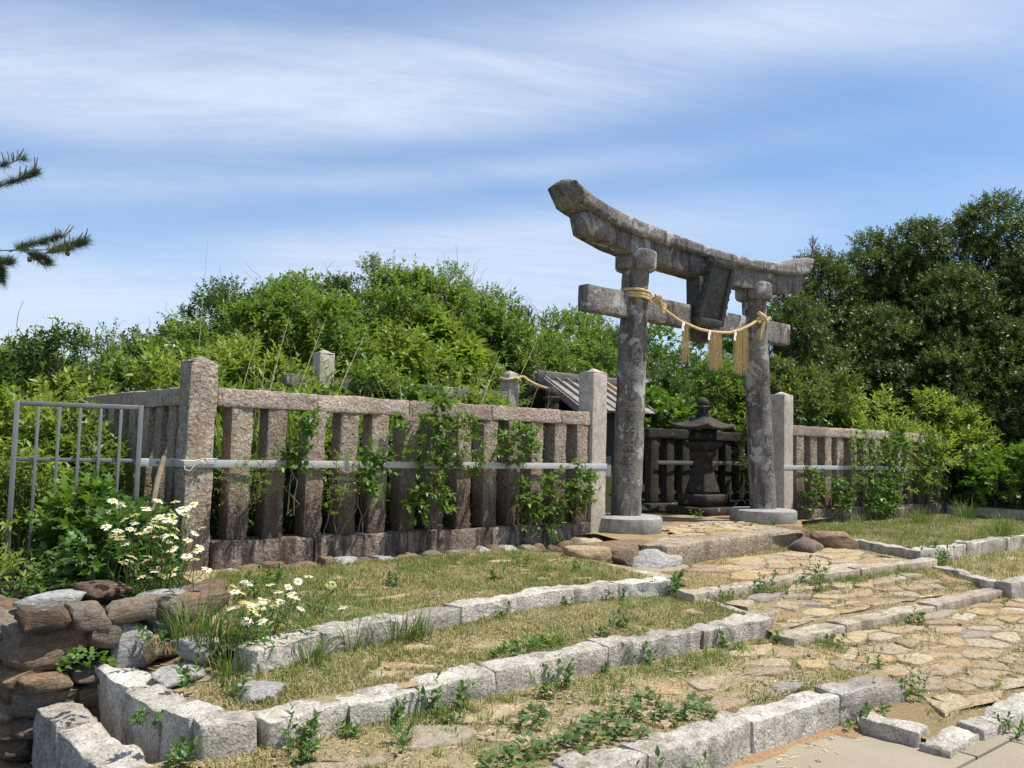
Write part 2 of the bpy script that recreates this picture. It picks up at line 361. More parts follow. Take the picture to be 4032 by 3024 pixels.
M['l_dark'] = leaf_mat('dark_leaves', [(.055, .11, .027), (.085, .145, .036), (.068, .125, .030), (.11, .17, .048)], .25)
M['l_pale'] = leaf_mat('pale_leaves', [(.10, .165, .05), (.13, .20, .06), (.085, .145, .04)])
M['l_bright'] = leaf_mat('bright_leaves', [(.16, .26, .035), (.20, .29, .045), (.13, .225, .03)], .38)
M['l_rust'] = leaf_mat('reddish_leaves', [(.085, .14, .03), (.11, .165, .036), (.075, .13, .026), (.14, .14, .045), (.13, .175, .04)])
M['l_tree'] = leaf_mat('evergreen_leaves', [(.062, .10, .027), (.088, .135, .036), (.072, .115, .030), (.12, .165, .05), (.05, .085, .024)], .22, .48, .4)
M['l_vine'] = leaf_mat('vine_leaves', [(.08, .16, .028), (.12, .215, .04), (.10, .185, .032), (.15, .24, .045)], .35)
M['l_weed'] = leaf_mat('weed_leaves', [(.075, .15, .035), (.10, .185, .045), (.06, .125, .03)], .3)
M['l_mug'] = leaf_mat('mugwort_leaves', [(.10, .165, .055), (.135, .20, .075), (.08, .135, .045)], .25, .6)
M['l_purple'] = leaf_mat('purple_needles', [(.10, .05, .06), (.13, .07, .075)], .15)
M['needle'] = leaf_mat('pine_needles', [(.085, .12, .065), (.11, .145, .08), (.07, .10, .055)], .15, .5)
M['petal'] = leaf_mat('white_petals', [(.80, .80, .77), (.86, .86, .83)], .3, .6)
def simple(name, c, rough=.8, metallic=0., var=.35, scale=20, bdist=.003, stretch=None):
    t = NT(name); v = t.coords(10.0)
    if stretch: v = t.vmul(v, stretch)
    col = t.mix(1.0, c, t.ramp(t.noise(v, scale, 5.0, .65), [(.25, (1 - var,) * 3), (.75, (1 + var,) * 3)]), 'MULTIPLY')
    return t.princ(col, rough, t.bump(t.noise(v, scale * 2, 4.0), bdist, 1.0), metallic, .35)
M['disc_y'] = simple('yellow_flower_centre', (.62, .36, .03), .8, 0, .25, 200)
M['umbel'] = simple('cream_umbel', (.72, .70, .55), .8, 0, .15, 200)
M['bark'] = simple('grey_bark', (.17, .14, .11), .9, 0, .5, 14, .01, (1, 1, .3))
M['stem'] = simple('green_stem', (.10, .13, .04), .7, 0, .3)
M['twig'] = simple('dry_twig', (.24, .19, .13), .9, 0, .35)
M['straw'] = simple('dry_straw_stalk', (.55, .45, .27), .8, 0, .3)
M['rope'] = simple('rice_straw_rope', (.60, .45, .23), .85, 0, .45, 45, .004)
M['tassel'] = simple('straw_tassel', (.58, .45, .22), .85, 0, .3, 30, .002)
M['paper'] = simple('white_paper', (.80, .80, .82), .8, 0, .05)
M['twine'] = simple('white_twine', (.68, .65, .58), .9, 0, .15)
M['wood'] = simple('grey_weathered_wood', (.25, .225, .205), .85, 0, .45, 9, .006, (.6, 9, 9))
M['wood_dark'] = simple('dark_board', (.075, .062, .05), .85, 0, .4, 10, .006, (6, 6, .5))
M['wood_new'] = simple('fresh_batten', (.62, .42, .20), .7, 0, .2, 12, .003)
M['panel'] = simple('grey_panel', (.22, .23, .235), .5, 0, .08, 8)
M['steel'] = simple('galvanised_steel', (.50, .50, .49), .5, .2, .10, 12, .0005)
M['steel_d'] = simple('dull_and_shaded_steel', (.21, .21, .205), .5, .25, .12, 10, .0005)  # own tone of gate and bolts; on the rear strap it paints shade
def grass_mat():
    t = NT('dry_grass_blades'); g = t.n('ShaderNodeNewGeometry')
    rnd = g.outputs['Random Per Island']
    dry = t.ramp(rnd, [(0, (.46, .375, .20)), (.35, (.36, .29, .14)), (.7, (.55, .46, .27)), (1, (.29, .24, .11))])
    grn = t.ramp(rnd, [(0, (.10, .15, .032)), (.4, (.14, .19, .045)), (.75, (.19, .21, .06)), (1, (.08, .125, .028))])
    pn = t.noise(g.outputs['Position'], 1.5, 5.0, .65, .3)
    sel = t.math('ADD', t.math('MULTIPLY', rnd, .30), pn)
    col = t.mix(t.step(sel, .55, .70), dry, grn)
    p = t.n('ShaderNodeBsdfPrincipled', {'Base Color': col, 'Roughness': .6, 'Specular IOR Level': .2})
    tr = t.n('ShaderNodeBsdfTranslucent', {'Color': t.mix(1.0, col, (1.2, 1.2, .8), 'MULTIPLY')})
    mx = t.n('ShaderNodeMixShader', {0: .25, 1: p.outputs[0], 2: tr.outputs[0]})
    t.t.links.new(mx.outputs[0], t.out.inputs[0]); return t.m
M['grass'] = grass_mat()
M['blade'] = leaf_mat('green_grass_blades', [(.085, .15, .03), (.12, .19, .045), (.15, .21, .06), (.22, .23, .09)], .3, .5)

# ------------------------------------------------------------------ terrain
def pxl(y): return np.interp(y, [-5.3, -4.55, -3.6, -2.5, -1.5, -1.0], [2.1, 2.85, 3.02, 3.28, 3.45, 3.6])
def pxr(y): return np.interp(y, [-5.3, -3.84, -3.6, -2.6, -1.15, -0.8], [6.3, 6.8, 7.0, 7.58, 8.15, 8.3])
def hill(x, y):
    b = np.interp(x, [-14, -4, 0, 4, 9, 13, 17, 40], [.0, .15, .38, .85, 1.0, .55, .05, -.3])
    far = np.clip((y - 14) / 40, 0, 1)
    return .5 + 2.7 * sst((y - 1.6) / 5.5) * b - 6 * far ** 1.3
def k3(x): return np.interp(x, [-.9, -.75, -.22, .30, .95, 1.6, 2.4, 2.7, 3.2, 3.5], [-2.80, -2.74, -2.58, -2.50, -2.36, -2.24, -2.26, -2.30, -2.42, -2.42])   # line of the curved upper kerb
def h0(x, y):
    """walkable height of the terraces, the path and the bed by the rubble wall"""
    if x < -1.6: return -1.1
    if x < -1.05 and y > -2.2: return .56
    if x < -.6 and y > -1.9: return .52
    if y > -.1: return .5
    L = pxl(y); R = pxr(y)
    if x < L:
        if y < -4.5: return 0.
        if y < -3.45: return .15 + .03 * (y + 4.5) / 1.05
        if y < k3(x): return .30 + .03 * (y + 3.4)
        return .43 + .04 * (y + 2.3) / 2.2
    if x <= R:
        if y < -5.1: return 0.
        if y < -3.7: return .04 + .088 * (y + 5.1)
        if y < -2.7: return .195 + .145 * (y + 3.7)
        if y < -1.3: return .36 + .05 * (y + 2.7) / 1.4
        return .57
    if y < -5.1: return 0
    if y < -3.75: return .12
    if y < -2.55: return .28
    return .44
def sheet(name, y0, y1, xa, xb, zf, mat, step=.09, amp=.018, seed=0, parent=None):
    ny = max(3, int((y1 - y0) / step)); ys = np.linspace(y0, y1, ny)
    nx = max(3, int(max(np.max(xb(ys) - xa(ys)), .5) / step)); t = np.linspace(0, 1, nx)
    X = xa(ys)[:, None] * (1 - t) + xb(ys)[:, None] * t; Y = np.repeat(ys[:, None], nx, 1)
    x, y = X.ravel(), Y.ravel(); z = zf(x, y) + (v2(x, y, 3.0, seed, 3) - .5) * 2 * amp
    i, j = np.meshgrid(np.arange(ny - 1), np.arange(nx - 1), indexing='ij'); a = (i * nx + j).ravel()
    m = MB(); m.add(np.stack([x, y, z], 1), np.stack([a, a + 1, a + nx + 1, a + nx], 1))
    o = m.build(name, mat, parent, True)
    if parent is None: o['kind'] = 'structure'
    return o
cst = lambda c: (lambda y: np.full(np.shape(y), float(c)))
lin = lambda z0, y0, s: (lambda x, y: z0 + s * (y - y0))
# wide base ground out to the horizon, far below the terrace top
m = MB(); g = np.linspace(-900, 900, 25); X, Y = np.meshgrid(g, g, indexing='ij'); i, j = np.meshgrid(np.arange(24), np.arange(24), indexing='ij'); a = (i * 25 + j).ravel()
m.add(np.stack([X.ravel(), Y.ravel(), np.full(X.size, -1.35)], 1), np.stack([a, a + 25, a + 26, a + 1], 1))
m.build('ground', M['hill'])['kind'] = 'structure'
terr_a = sheet('terrace_ground', -4.52, -3.40, cst(-1.45), lambda y: pxl(y) + .02, lin(.15, -4.5, .028), M['dirt'], seed=1)
terr_b = sheet('terrace_ground', -3.42, -2.15, cst(-1.10), lambda y: pxl(y) + .02, lambda x, y: .30 + .03 * (y + 3.4) - .05 * sst((-.75 - x) / .3), M['dirt'], seed=2)
terr_b2 = None
def sheetx(name, x0, x1, ya, yb, zf, mat, step=.09, amp=.018, seed=0):
    nx = int((x1 - x0) / step); xs = np.linspace(x0, x1, nx); t = np.linspace(0, 1, 28); X = np.repeat(xs[:, None], 28, 1); Y = ya(xs)[:, None] * (1 - t) + yb(xs)[:, None] * t
    x, y = X.ravel(), Y.ravel(); z = zf(x, y) + (v2(x, y, 3.0, seed, 3) - .5) * 2 * amp; i, j = np.meshgrid(np.arange(nx - 1), np.arange(27), indexing='ij'); a = (i * 28 + j).ravel()
    m = MB(); m.add(np.stack([x, y, z], 1), np.stack([a, a + 28, a + 29, a + 1], 1)); o = m.build(name, mat, None, True); o['kind'] = 'structure'; return o
terr_c = sheetx('terrace_ground', -1.1, 3.55, lambda x: np.where(x < -.80, -2.10, k3(x) + .01), lambda x: np.full(np.shape(x), .0), lambda x, y: .43 + .018 * (y + 2.3), M['dirt'], seed=3)
path_a = sheet('path_ground', -5.12, -3.62, lambda y: np.where(y < -4.62, 2.11, pxl(y) - .02), lambda y: pxr(y) + .4, lin(.038, -5.1, .088), M['pathdirt'], seed=4)
path_b = sheet('path_ground', -3.70, -2.68, lambda y: pxl(y) - .02, lambda y: pxr(y) + .02, lin(.195, -3.7, .145), M['pathdirt'], seed=5)
path_c = sheet('path_ground', -2.74, -1.0, lambda y: pxl(y) - .02, lambda y: pxr(y) + .02, lin(.345, -2.7, .035), M['pathdirt'], seed=6)
torii_floor = sheet('torii_floor', -1.35, 2.4, lambda y: np.interp(y, [-1.35, -.2, .0, 2.4], [4.2, 4.6, 3.5, 3.5]), lambda y: np.interp(y, [-1.35, -.3, 0, 2.4], [7.2, 8.9, 12, 12]), lambda x, y: .565 - .03 * sst((y - .6) / 1), M['pathdirt'], seed=7)
sheet('terrace_ground', -5.12, -3.70, lambda y: pxr(y) + .3, cst(14.6), lin(.045, -5.1, .06), M['pathdirt'], seed=8, step=.16)
terr_rb = sheet('terrace_ground', -3.78, -2.5, lambda y: pxr(y) - .02, cst(14.6), lin(.27, -3.75, .02), M['dirt'], seed=9, step=.13)
terr_rc = sheet('terrace_ground', -2.56, .0, lambda y: pxr(y) - .02, cst(14.7), lin(.42, -2.55, .015), M['lawn'], seed=10, step=.13)
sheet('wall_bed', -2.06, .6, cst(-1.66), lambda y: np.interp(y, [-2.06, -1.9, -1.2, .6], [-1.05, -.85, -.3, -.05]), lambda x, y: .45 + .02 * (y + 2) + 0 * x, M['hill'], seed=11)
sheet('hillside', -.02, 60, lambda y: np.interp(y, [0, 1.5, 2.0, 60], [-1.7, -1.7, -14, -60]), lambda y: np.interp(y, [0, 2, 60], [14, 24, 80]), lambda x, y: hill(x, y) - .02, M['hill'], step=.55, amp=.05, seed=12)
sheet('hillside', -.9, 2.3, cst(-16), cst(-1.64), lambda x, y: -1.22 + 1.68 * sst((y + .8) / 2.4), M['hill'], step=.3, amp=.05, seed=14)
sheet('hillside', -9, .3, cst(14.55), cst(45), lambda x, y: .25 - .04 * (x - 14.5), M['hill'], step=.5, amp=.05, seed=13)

# concrete pavement: a sunk bed with slabs laid on it, open joints between them
pave = MB(); V, F = block((40, 14, .06), (2, 2, 1), .002, 0); pave.add(V + (8, -11.2, -.06), F)
pave_o = pave.build('pavement', M['mortar']); pave_o['kind'] = 'structure'
for x0, x1, y0, y1 in ((-1.62, 2.18, -5.30, -4.24), (2.194, 6.5, -5.30, -5.02), (6.514, 28, -5.30, -4.2), (-12, 2.6, -7.9, -5.316), (2.614, 6.6, -7.9, -5.316), (6.614, 11, -7.9, -5.316), (11.014, 28, -7.9, -5.316), (-12, 2.6, -18, -7.916), (2.614, 28, -18, -7.916)):
    V, F = block((x1 - x0, y1 - y0, .05), (6, 4, 1), .006, .002, 1.3, int(x0 * 7) % 90); mm = MB(); mm.add(V, F); mm.build('slab', M['concrete'], pave_o, True, ((x0 + x1) / 2, (y0 + y1) / 2, -.025 + .0))
m = MB(); xs = np.linspace(.3, 2.3, 160); wv = .06 + .13 * v2(xs, xs * 0, 3.0, 4, 5) + .05 * v2(xs, xs * 0, 14.0, 6, 3); V = []
for k, x in enumerate(xs):
    for q in range(4): V.append((x, -4.53 - .10 * (x > 1.9) - wv[k] * q / 3 * (1.2 if x > 1.6 else .8), (.016, .012, .007, -.004)[q]))
i, j = np.meshgrid(np.arange(159), np.arange(3), indexing='ij'); a = (i * 4 + j).ravel()
m.add(V, np.stack([a, a + 1, a + 5, a + 4], 1)); m.build('sand_spill', M['sand'], None, True)['kind'] = 'stuff'

# ------------------------------------------------------------------ kerbs of white granite
KS = [0]
def kerb(label, blocks, group='granite kerbs edging the terraces'):
    mat = M['pathkerb'] if 'path step' in label else M['kerb']
    xs = np.array([(b[0] + b[2]) / 2 for b in blocks]); ys = np.array([(b[1] + b[3]) / 2 for b in blocks])
    k = thing('kerb', label, 'kerb', (xs.mean(), ys.mean(), 0), 0, group)
    for (x0, y0, x1, y1, w, zt, h) in blocks:
        KS[0] += 1; L = math.hypot(x1 - x0, y1 - y0); a = math.atan2(y1 - y0, x1 - x0)
        V, F = block((L - .012, w, h), (max(4, int(L / .045)), 5, 5), .012, .013 if 'path step' in label else .022, 11, KS[0]); mm = MB(); mm.add(V, F)
        o = mm.build('kerb_stone', mat, k, True); o.location = ((x0 + x1) / 2 - xs.mean(), (y0 + y1) / 2 - ys.mean(), zt - h / 2 + random.uniform(-.008, .008))
        o.rotation_euler = (random.uniform(-.02, .02), random.uniform(-.012, .012), a + random.uniform(-.012, .012))
    return k
def run(pts, w, zt, h, inset=0):
    return [(a[0], a[1], b[0], b[1], w, zt, h) for a, b in zip(pts[:-1], pts[1:])]
kerb('lowest kerb row of white granite, beside the grey concrete', run([(-1.58, -4.5), (-.75, -4.5), (-.03, -4.49), (.40, -4.50), (1.24, -4.49), (2.05, -4.53), (2.66, -4.63)], .19, .178, .30))
kerb('short kerb running away from the viewer at the bottom left corner, lowest step', run([(-1.49, -2.22), (-1.48, -2.66), (-1.47, -3.13), (-1.47, -3.75), (-1.47, -4.40)], .19, .17, .42))
kerb('middle kerb row of white granite, longest in the photo centre', run([(-1.21, -3.40), (-.955, -3.44), (-.52, -3.43), (.415, -3.39), (1.345, -3.37), (2.28, -3.39), (3.14, -3.43)], .19, .315, .34))
kerb('kerb of two big blocks running back from the middle row towards the rubble wall', run([(-1.18, -2.14), (-1.185, -2.64), (-1.17, -3.09), (-1.12, -3.32)], .19, .312, .40))
kerb('curved upper kerb row below the grass strip by the fence', run([(-.73, -2.74), (-.22, -2.58), (.30, -2.50), (.95, -2.36), (1.6, -2.24), (2.17, -2.25), (2.66, -2.28), (3.2, -2.42)], .18, .45, .28))
kerb('lowest path kerb with a corner, level with the concrete', run([(2.13, -4.72), (2.14, -5.06)], .16, .082, .16) + run([(2.03, -5.15), (2.47, -5.15), (2.80, -5.16), (3.42, -5.14), (4.3, -5.14), (5.2, -5.14), (6.3, -5.14)] + [(6.3 + .9 * k, -5.14) for k in range(1, 10)], .16, .056, .16))
kerb('path step kerb of tan granite between the flagstone beds, lower one', run([(2.95, -3.68), (3.74, -3.66), (5.3, -3.68), (6.9, -3.70)], .18, .232, .28))
kerb('path step kerb of tan granite nearest the big stone slab', run([(3.06, -2.72), (4.12, -2.70), (4.95, -2.71), (5.8, -2.74), (6.75, -2.78), (7.5, -2.78)], .17, .400, .32))
kerb('thin flat edging between lower terrace and flagstone path', run([(3.0, -3.76), (2.89, -4.08), (2.78, -4.42)], .11, .155, .16))
kerb('thin flat edging between middle terrace and flagstone path', run([(3.28, -2.56), (3.19, -3.0), (3.12, -3.40)], .11, .325, .18))
kerb('thin flat edging between grass strip and path below the jagged rock', run([(3.46, -1.48), (3.38, -1.95), (3.29, -2.36)], .12, .452, .18))
kerb('kerb running back along the right side of the path to the rocks', run([(8.15, -1.15), (7.92, -1.75), (7.62, -2.50)], .16, .47, .34))
kerb('upper right kerb row bordering the green lawn', run([(7.55, -2.55)] + [(7.55 + .68 * k, -2.55 + .01 * k) for k in range(1, 11)], .17, .46, .32))
kerb('kerb on the right of the path with a high white corner', run([(7.42, -2.86), (7.15, -3.30), (6.80, -3.72)], .16, .325, .34))
kerb('lower right kerb row running out of the picture', run([(6.78, -3.80)] + [(6.78 + .70 * k, -3.80) for k in range(1, 12)], .17, .315, .32))

# ------------------------------------------------------------------ flagstones
def clip(poly, n, d):
    out = []
    for i in range(len(poly)):
        a, b = poly[i - 1], poly[i]; da, db = a @ n - d, b @ n - d
        if (da <= 0) != (db <= 0): out.append(a + (b - a) * (da / (da - db)))
        if db <= 0: out.append(b)
    return out
STONES = []
def paving(parent, y0, y1, xa, xb, zf, size, keep, seed, mat='flag', gap=.011, stretch=1.6, edge=.1, drop=None, rise=.013):
    g = np.random.default_rng(seed); pts = []
    sy = size; sx = size * stretch
    for yy in np.arange(y0 + sy / 2, y1, sy):
        for xx in np.arange(float(xa(yy)) + sx / 2, float(xb(yy)), sx):
            pts.append((xx + g.uniform(-.62, .62) * sx, yy + g.uniform(-.55, .55) * sy))
    pts = np.array(pts)
    for i, p in enumerate(pts):
        if g.random() > keep(p[0], p[1]): continue
        poly = [p + np.array(q) * size * 1.5 for q in ((-1.4, -1), (1.4, -1), (1.4, 1), (-1.4, 1))]
        d2 = np.sum((pts - p) ** 2 * [1 / stretch ** 2, 1], 1)
        for j in np.argsort(d2)[1:14]:
            q = pts[j]; n = (q - p) * [1 / stretch ** 2, 1]; n = n / np.linalg.norm(n); poly = clip(poly, n, n @ ((p + q) / 2))
            if len(poly) < 3: break
        if len(poly) < 3: continue
        poly = np.array(poly); c = poly.mean(0); rr = np.linalg.norm(poly - c, axis=1)
        poly = c + (poly - c) * np.maximum(1 - gap * g.uniform(.8, 2.2) / np.maximum(rr, .04), .45)[:, None]
        pp = []
        for k in range(len(poly)):
            a, b = poly[k], poly[(k + 1) % len(poly)]; pp.append(a + (b - a) * .12 + g.normal(size=2) * .006)
            if np.linalg.norm(b - a) > .07: pp.append((a + b) / 2 + g.normal(size=2) * .012); 
            pp.append(b + (a - b) * .12 + g.normal(size=2) * .006)
        pp = np.array(pp)
        if pp[:, 1].min() < y0 - .02 or pp[:, 1].max() > y1 + .02 or (pp[:, 0] < xa(pp[:, 1]) + .02).any() or (pp[:, 0] > xb(pp[:, 1]) - .02).any():
            pp[:, 1] = np.clip(pp[:, 1], y0, y1); pp[:, 0] = np.clip(pp[:, 0], xa(pp[:, 1]) + .03, xb(pp[:, 1]) - .03)
        k = len(pp); hz = zf(np.array([c[0]]), np.array([c[1]]))[0] + rise * g.uniform(.2, 1.4); tilt = g.normal(size=2) * .014
        loc = pp - c; r1 = loc * .93; r2 = loc * .55
        def Z(q, b, am): return b + q @ tilt + (v2(q[:, 0] + c[0], q[:, 1] + c[1], 9, seed + 3) - .5) * am
        V = np.concatenate([np.column_stack([loc * 1.03, np.full(k, -.06)]), np.column_stack([loc, Z(loc, -.004, .010)]), np.column_stack([r1, Z(r1, .002, .012)]), np.column_stack([r2, Z(r2, .003, .030)]), [[0, 0, .004]]])
        jj = np.arange(k); nx = (jj + 1) % k
        F = [np.stack([r * k + jj, r * k + nx, (r + 1) * k + nx, (r + 1) * k + jj], 1) for r in range(3)] + [np.stack([3 * k + jj, 3 * k + nx, np.full(k, 4 * k)], 1)]
        mm = MB(); mm.add(V, F); mm.build('flagstone', M[mat], parent, False, (c[0], c[1], hz)); STONES.append(pp)
clump = lambda sc, thr, s: (lambda x, y: 1.0 if vn(np.array([[x * sc, y * sc, s]]), s)[0] > thr else 0.0)
pz = lambda z0, y0, s: (lambda x, y: z0 + s * (y - y0))
paving(path_a, -4.98, -3.85, lambda y: pxl(y) + .12, lambda y: pxr(y) + .2, pz(.038, -5.1, .088), .20, lambda x, y: .98 if (y > -4.75 or x > 3.4) and not (x < 3.2 and y > -4.1) else .45, 21)
paving(path_b, -3.50, -2.95, lambda y: pxl(y) + .14, lambda y: pxr(y) - .2, pz(.195, -3.7, .145), .20, lambda x, y: .95 if x < 6.2 else .45, 22)
paving(path_c, -2.55, -1.55, lambda y: pxl(y) + .25, lambda y: pxr(y) - .3, pz(.345, -2.7, .035), .24, lambda x, y: .9 if (y < -1.7 and x > 4.2) else .45, 23)
paving(torii_floor, -1.10, .25, lambda y: np.interp(y, [-1.1, -.6, .25], [4.6, 5.7, 5.8]), lambda y: np.interp(y, [-1.1, -.5, .25], [7.3, 7.75, 7.75]), lambda x, y: .565 + 0 * x, .16, lambda x, y: .9, 24)
kA = clump(2.1, .42, 5)
paving(terr_a, -4.36, -3.66, cst(-.95), lambda y: pxl(y) - .12, lin(.15, -4.5, .028), .215, lambda x, y: (.85 if x > .6 else .95 * kA(x, y)) * (.4 if y > -3.82 else 1), 25, gap=.035, stretch=1.5)
kB = clump(1.6, .60, 9)
paving(terr_b, -3.22, -2.5, lambda y: np.interp(y, [-3.2, -2.5], [-.3, .6]), lambda y: pxl(y) - .2, lin(.30, -3.4, .03), .17, lambda x, y: .75 * kB(x, y), 26, gap=.05, rise=.002)
paving(terr_c, -2.25, -.7, lambda y: np.interp(y, [-2.3, -.7], [-.1, -.1]), lambda y: pxl(y) - .2, lin(.43, -2.3, .018), .16, lambda x, y: .22 if y < .6 * x - 1.9 or x < .9 else .08, 27, gap=.05, rise=.01)
paving(terr_rb, -3.4, -2.8, lambda y: pxr(y) + .5, cst(11), lin(.27, -3.75, .02), .2, lambda x, y: .22, 28, gap=.05, rise=.002)

# ------------------------------------------------------------------ retaining wall of rubble at lower left
wall = thing('rubble_wall', 'brown dry rubble wall below the steel gate at the left edge', 'stone wall', (-1.55, -2.1, -1.1))
mm = MB(); V, F = block((.40, 3.0, 1.10), (2, 6, 3), .05, .02, 4, 3); mm.add(V + (-1.34, -3.72, -.56), F)
V, F = block((.34, 6.4, 1.6), (2, 8, 3), .05, .02, 4, 3); mm.add(V + (-1.45, 1.25, -.34), F); V, F = block((.62, .30, 1.2), (2, 2, 3), .05, .02, 4, 3); mm.add(V + (-1.28, -1.78, -.14), F)
mm.v = [v - np.array([-1.55, -2.1, -1.1]) for v in mm.v]; mm.build('mortar_core', M['mortar'], wall, True)
g = np.random.default_rng(8)
def wstone(x, y, z, sx, sy, sz, seed, mat='rubble', sq=.62, rz=0.):
    V, F = rock((sx, sy, sz), seed, 4, .05, .95, 2.5, 16, .86, 1.3); q = MB(); q.add(V, F)
    o = q.build('wall_stone', M[mat], wall, False, (x + 1.55, y + 2.1, z + 1.1)); o.rotation_euler = (g.uniform(-.12, .12), g.uniform(-.14, .14), rz + g.uniform(-.12, .12)); return o
sd = 0
zc = -1.05
while zc < .16:                 # face below the two lower kerbs, seen very obliquely
    hh = g.uniform(.14, .22); y = -4.9
    while y < -2.05:
        L = g.uniform(.22, .45)
        if zc + hh < -.12 or y < -99: wstone(-1.60 + g.uniform(-.02, .03), y + L / 2, zc + hh / 2, .22, L * 1.12, hh * 1.2, sd); sd += 1
        y += L
    zc += hh * .95
zc = -1.0
while zc < .42:                  # the higher length behind, facing left
    hh = g.uniform(.09, .17); y = -2.15
    while y < 1.2:
        L = g.uniform(.16, .42); wstone(-1.60 + g.uniform(-.03, .03), y + L / 2, zc + hh / 2, .24, L * 1.14, hh * 1.22, sd); sd += 1; y += L
    zc += hh * .93
zc = -.02
while zc < .56:                 # front of the bed: thin, broken courses
    hh = g.uniform(.075, .135); x = -1.66
    while x < (-1.18 if zc < .30 else -.80):
        L = g.uniform(.13, .34)
        if not (-1.24 < x + L / 2 < -.98 and .22 < zc < .50): wstone(x + L / 2, -2.06 + g.uniform(-.05, .04), zc + hh / 2, L * 1.08, .28, hh * 1.2, sd); sd += 1
        x += L
    zc += hh * .96
for x, y, w, d, h_ in ((-1.56, -1.95, .26, .30, .15), (-1.58, -1.62, .22, .34, .16), (-1.57, -1.26, .24, .36, .15), (-1.30, -1.86, .30, .24, .15), (-1.02, -1.82, .26, .22, .15), (-1.34, -1.30, .24, .26, .10), (-1.60, -.88, .24, .38, .15)):
    wstone(x, y, .475, w * 1.1, d * 1.08, h_ * 1.1, sd); sd += 1
wstone(-1.11, -2.14, .40, .20, .2, .29, 201, 'greyrock', .8)
for x, y, z, w, d, h_ in ((-.68, -1.72, .52, .34, .22, .17), (-.40, -1.35, .49, .36, .24, .15), (-.55, -1.60, .42, .4, .2, .16), (-.2, -1.02, .46, .3, .2, .14)):
    wstone(x, y, z, w * 1.1, d, h_ * 1.2, sd, rz=.8); sd += 1

def loose(name, label, loc, size, seed, mat='rubble', rz=0., amp=.2, sq=.5, n=7, group=None):
    V, F = rock(size, seed, max(4, n - 2), .06, .8, 2.4, 18, .70, 1.15); q = MB(); q.add(V, F); o = q.build(name, M[mat], None, False, loc); o.rotation_euler = (0, 0, rz); return tag(o, label, 'rock', group)
loose('boulder', 'rounded grey and white boulder at the right end of the rubble wall', (-.87, -1.98, .50), (.36, .32, .32), 301, 'greyrock')
loose('stone_shard', 'upright tan stone shard leaning below the grey boulder', (-1.03, -2.30, .40), (.12, .07, .15), 302, 'flag', .4, .12, .7)
loose('flat_stone', 'pale mauve flat stone lying in dry grass by the long grass tuft', (-.98, -2.57, .315), (.32, .22, .07), 303, 'greyrock', .2, .1, .8)
loose('flat_stone', 'whitish flat stone behind the corner of the middle kerb', (-.78, -3.12, .315), (.30, .24, .07), 304, 'greyrock', .5, .15, .7)
loose('kerb_fragment', 'broken white granite piece at the left end of the curved kerb', (-.83, -2.42, .40), (.26, .26, .18), 305, 'greyrock', .3, .1, .8)
loose('capstone', 'pale flat block on top of the rubble wall under the gate', (-1.38, -1.62, .60), (.46, .22, .11), 306, 'greyrock', .35, .1, .85)
loose('boulder', 'brown rough boulder beside the pale block on the wall top', (-1.08, -1.55, .60), (.32, .22, .14), 307, 'rubble', .5)
loose('rock', 'tan rock at the foot of the left gate post', (3.72, -1.02, .47), (.56, .40, .19), 311, 'flag', .3, .16, .6)
loose('rock', 'small rusty rock on top between gate post and ledge boulder', (3.95, -.72, .52), (.36, .3, .18), 312, 'flag', .1, .16, .6)
loose('ledge_boulder', 'wide brown ledge boulder under the left torii base', (4.25, -.98, .49), (.95, .60, .20), 313, 'rubble', -.6, .12, .75)
loose('rock', 'dark grey rock below the ledge boulder', (3.92, -1.35, .44), (.36, .3, .24), 314, 'rubble', .2)
loose('jagged_rock', 'jagged grey and white rock in front of the stone step', (4.20, -1.50, .44), (.85, .40, .26), 315, 'greyrock', .15, .3, .5, 8)
loose('rock', 'brown split rock at the right end of the stone step', (7.45, -1.02, .49), (.62, .5, .32), 316, 'rubble', .5)
loose('rock', 'dark brown rock lying below the right end of the step', (6.92, -1.52, .42), (.62, .36, .26), 317, 'rubble', .3)
loose('rock', 'leaning brown slab of rock against the kerb right of the step', (7.60, -1.55, .44), (.58, .32, .28), 318, 'rubble', -.6, .14, .5)

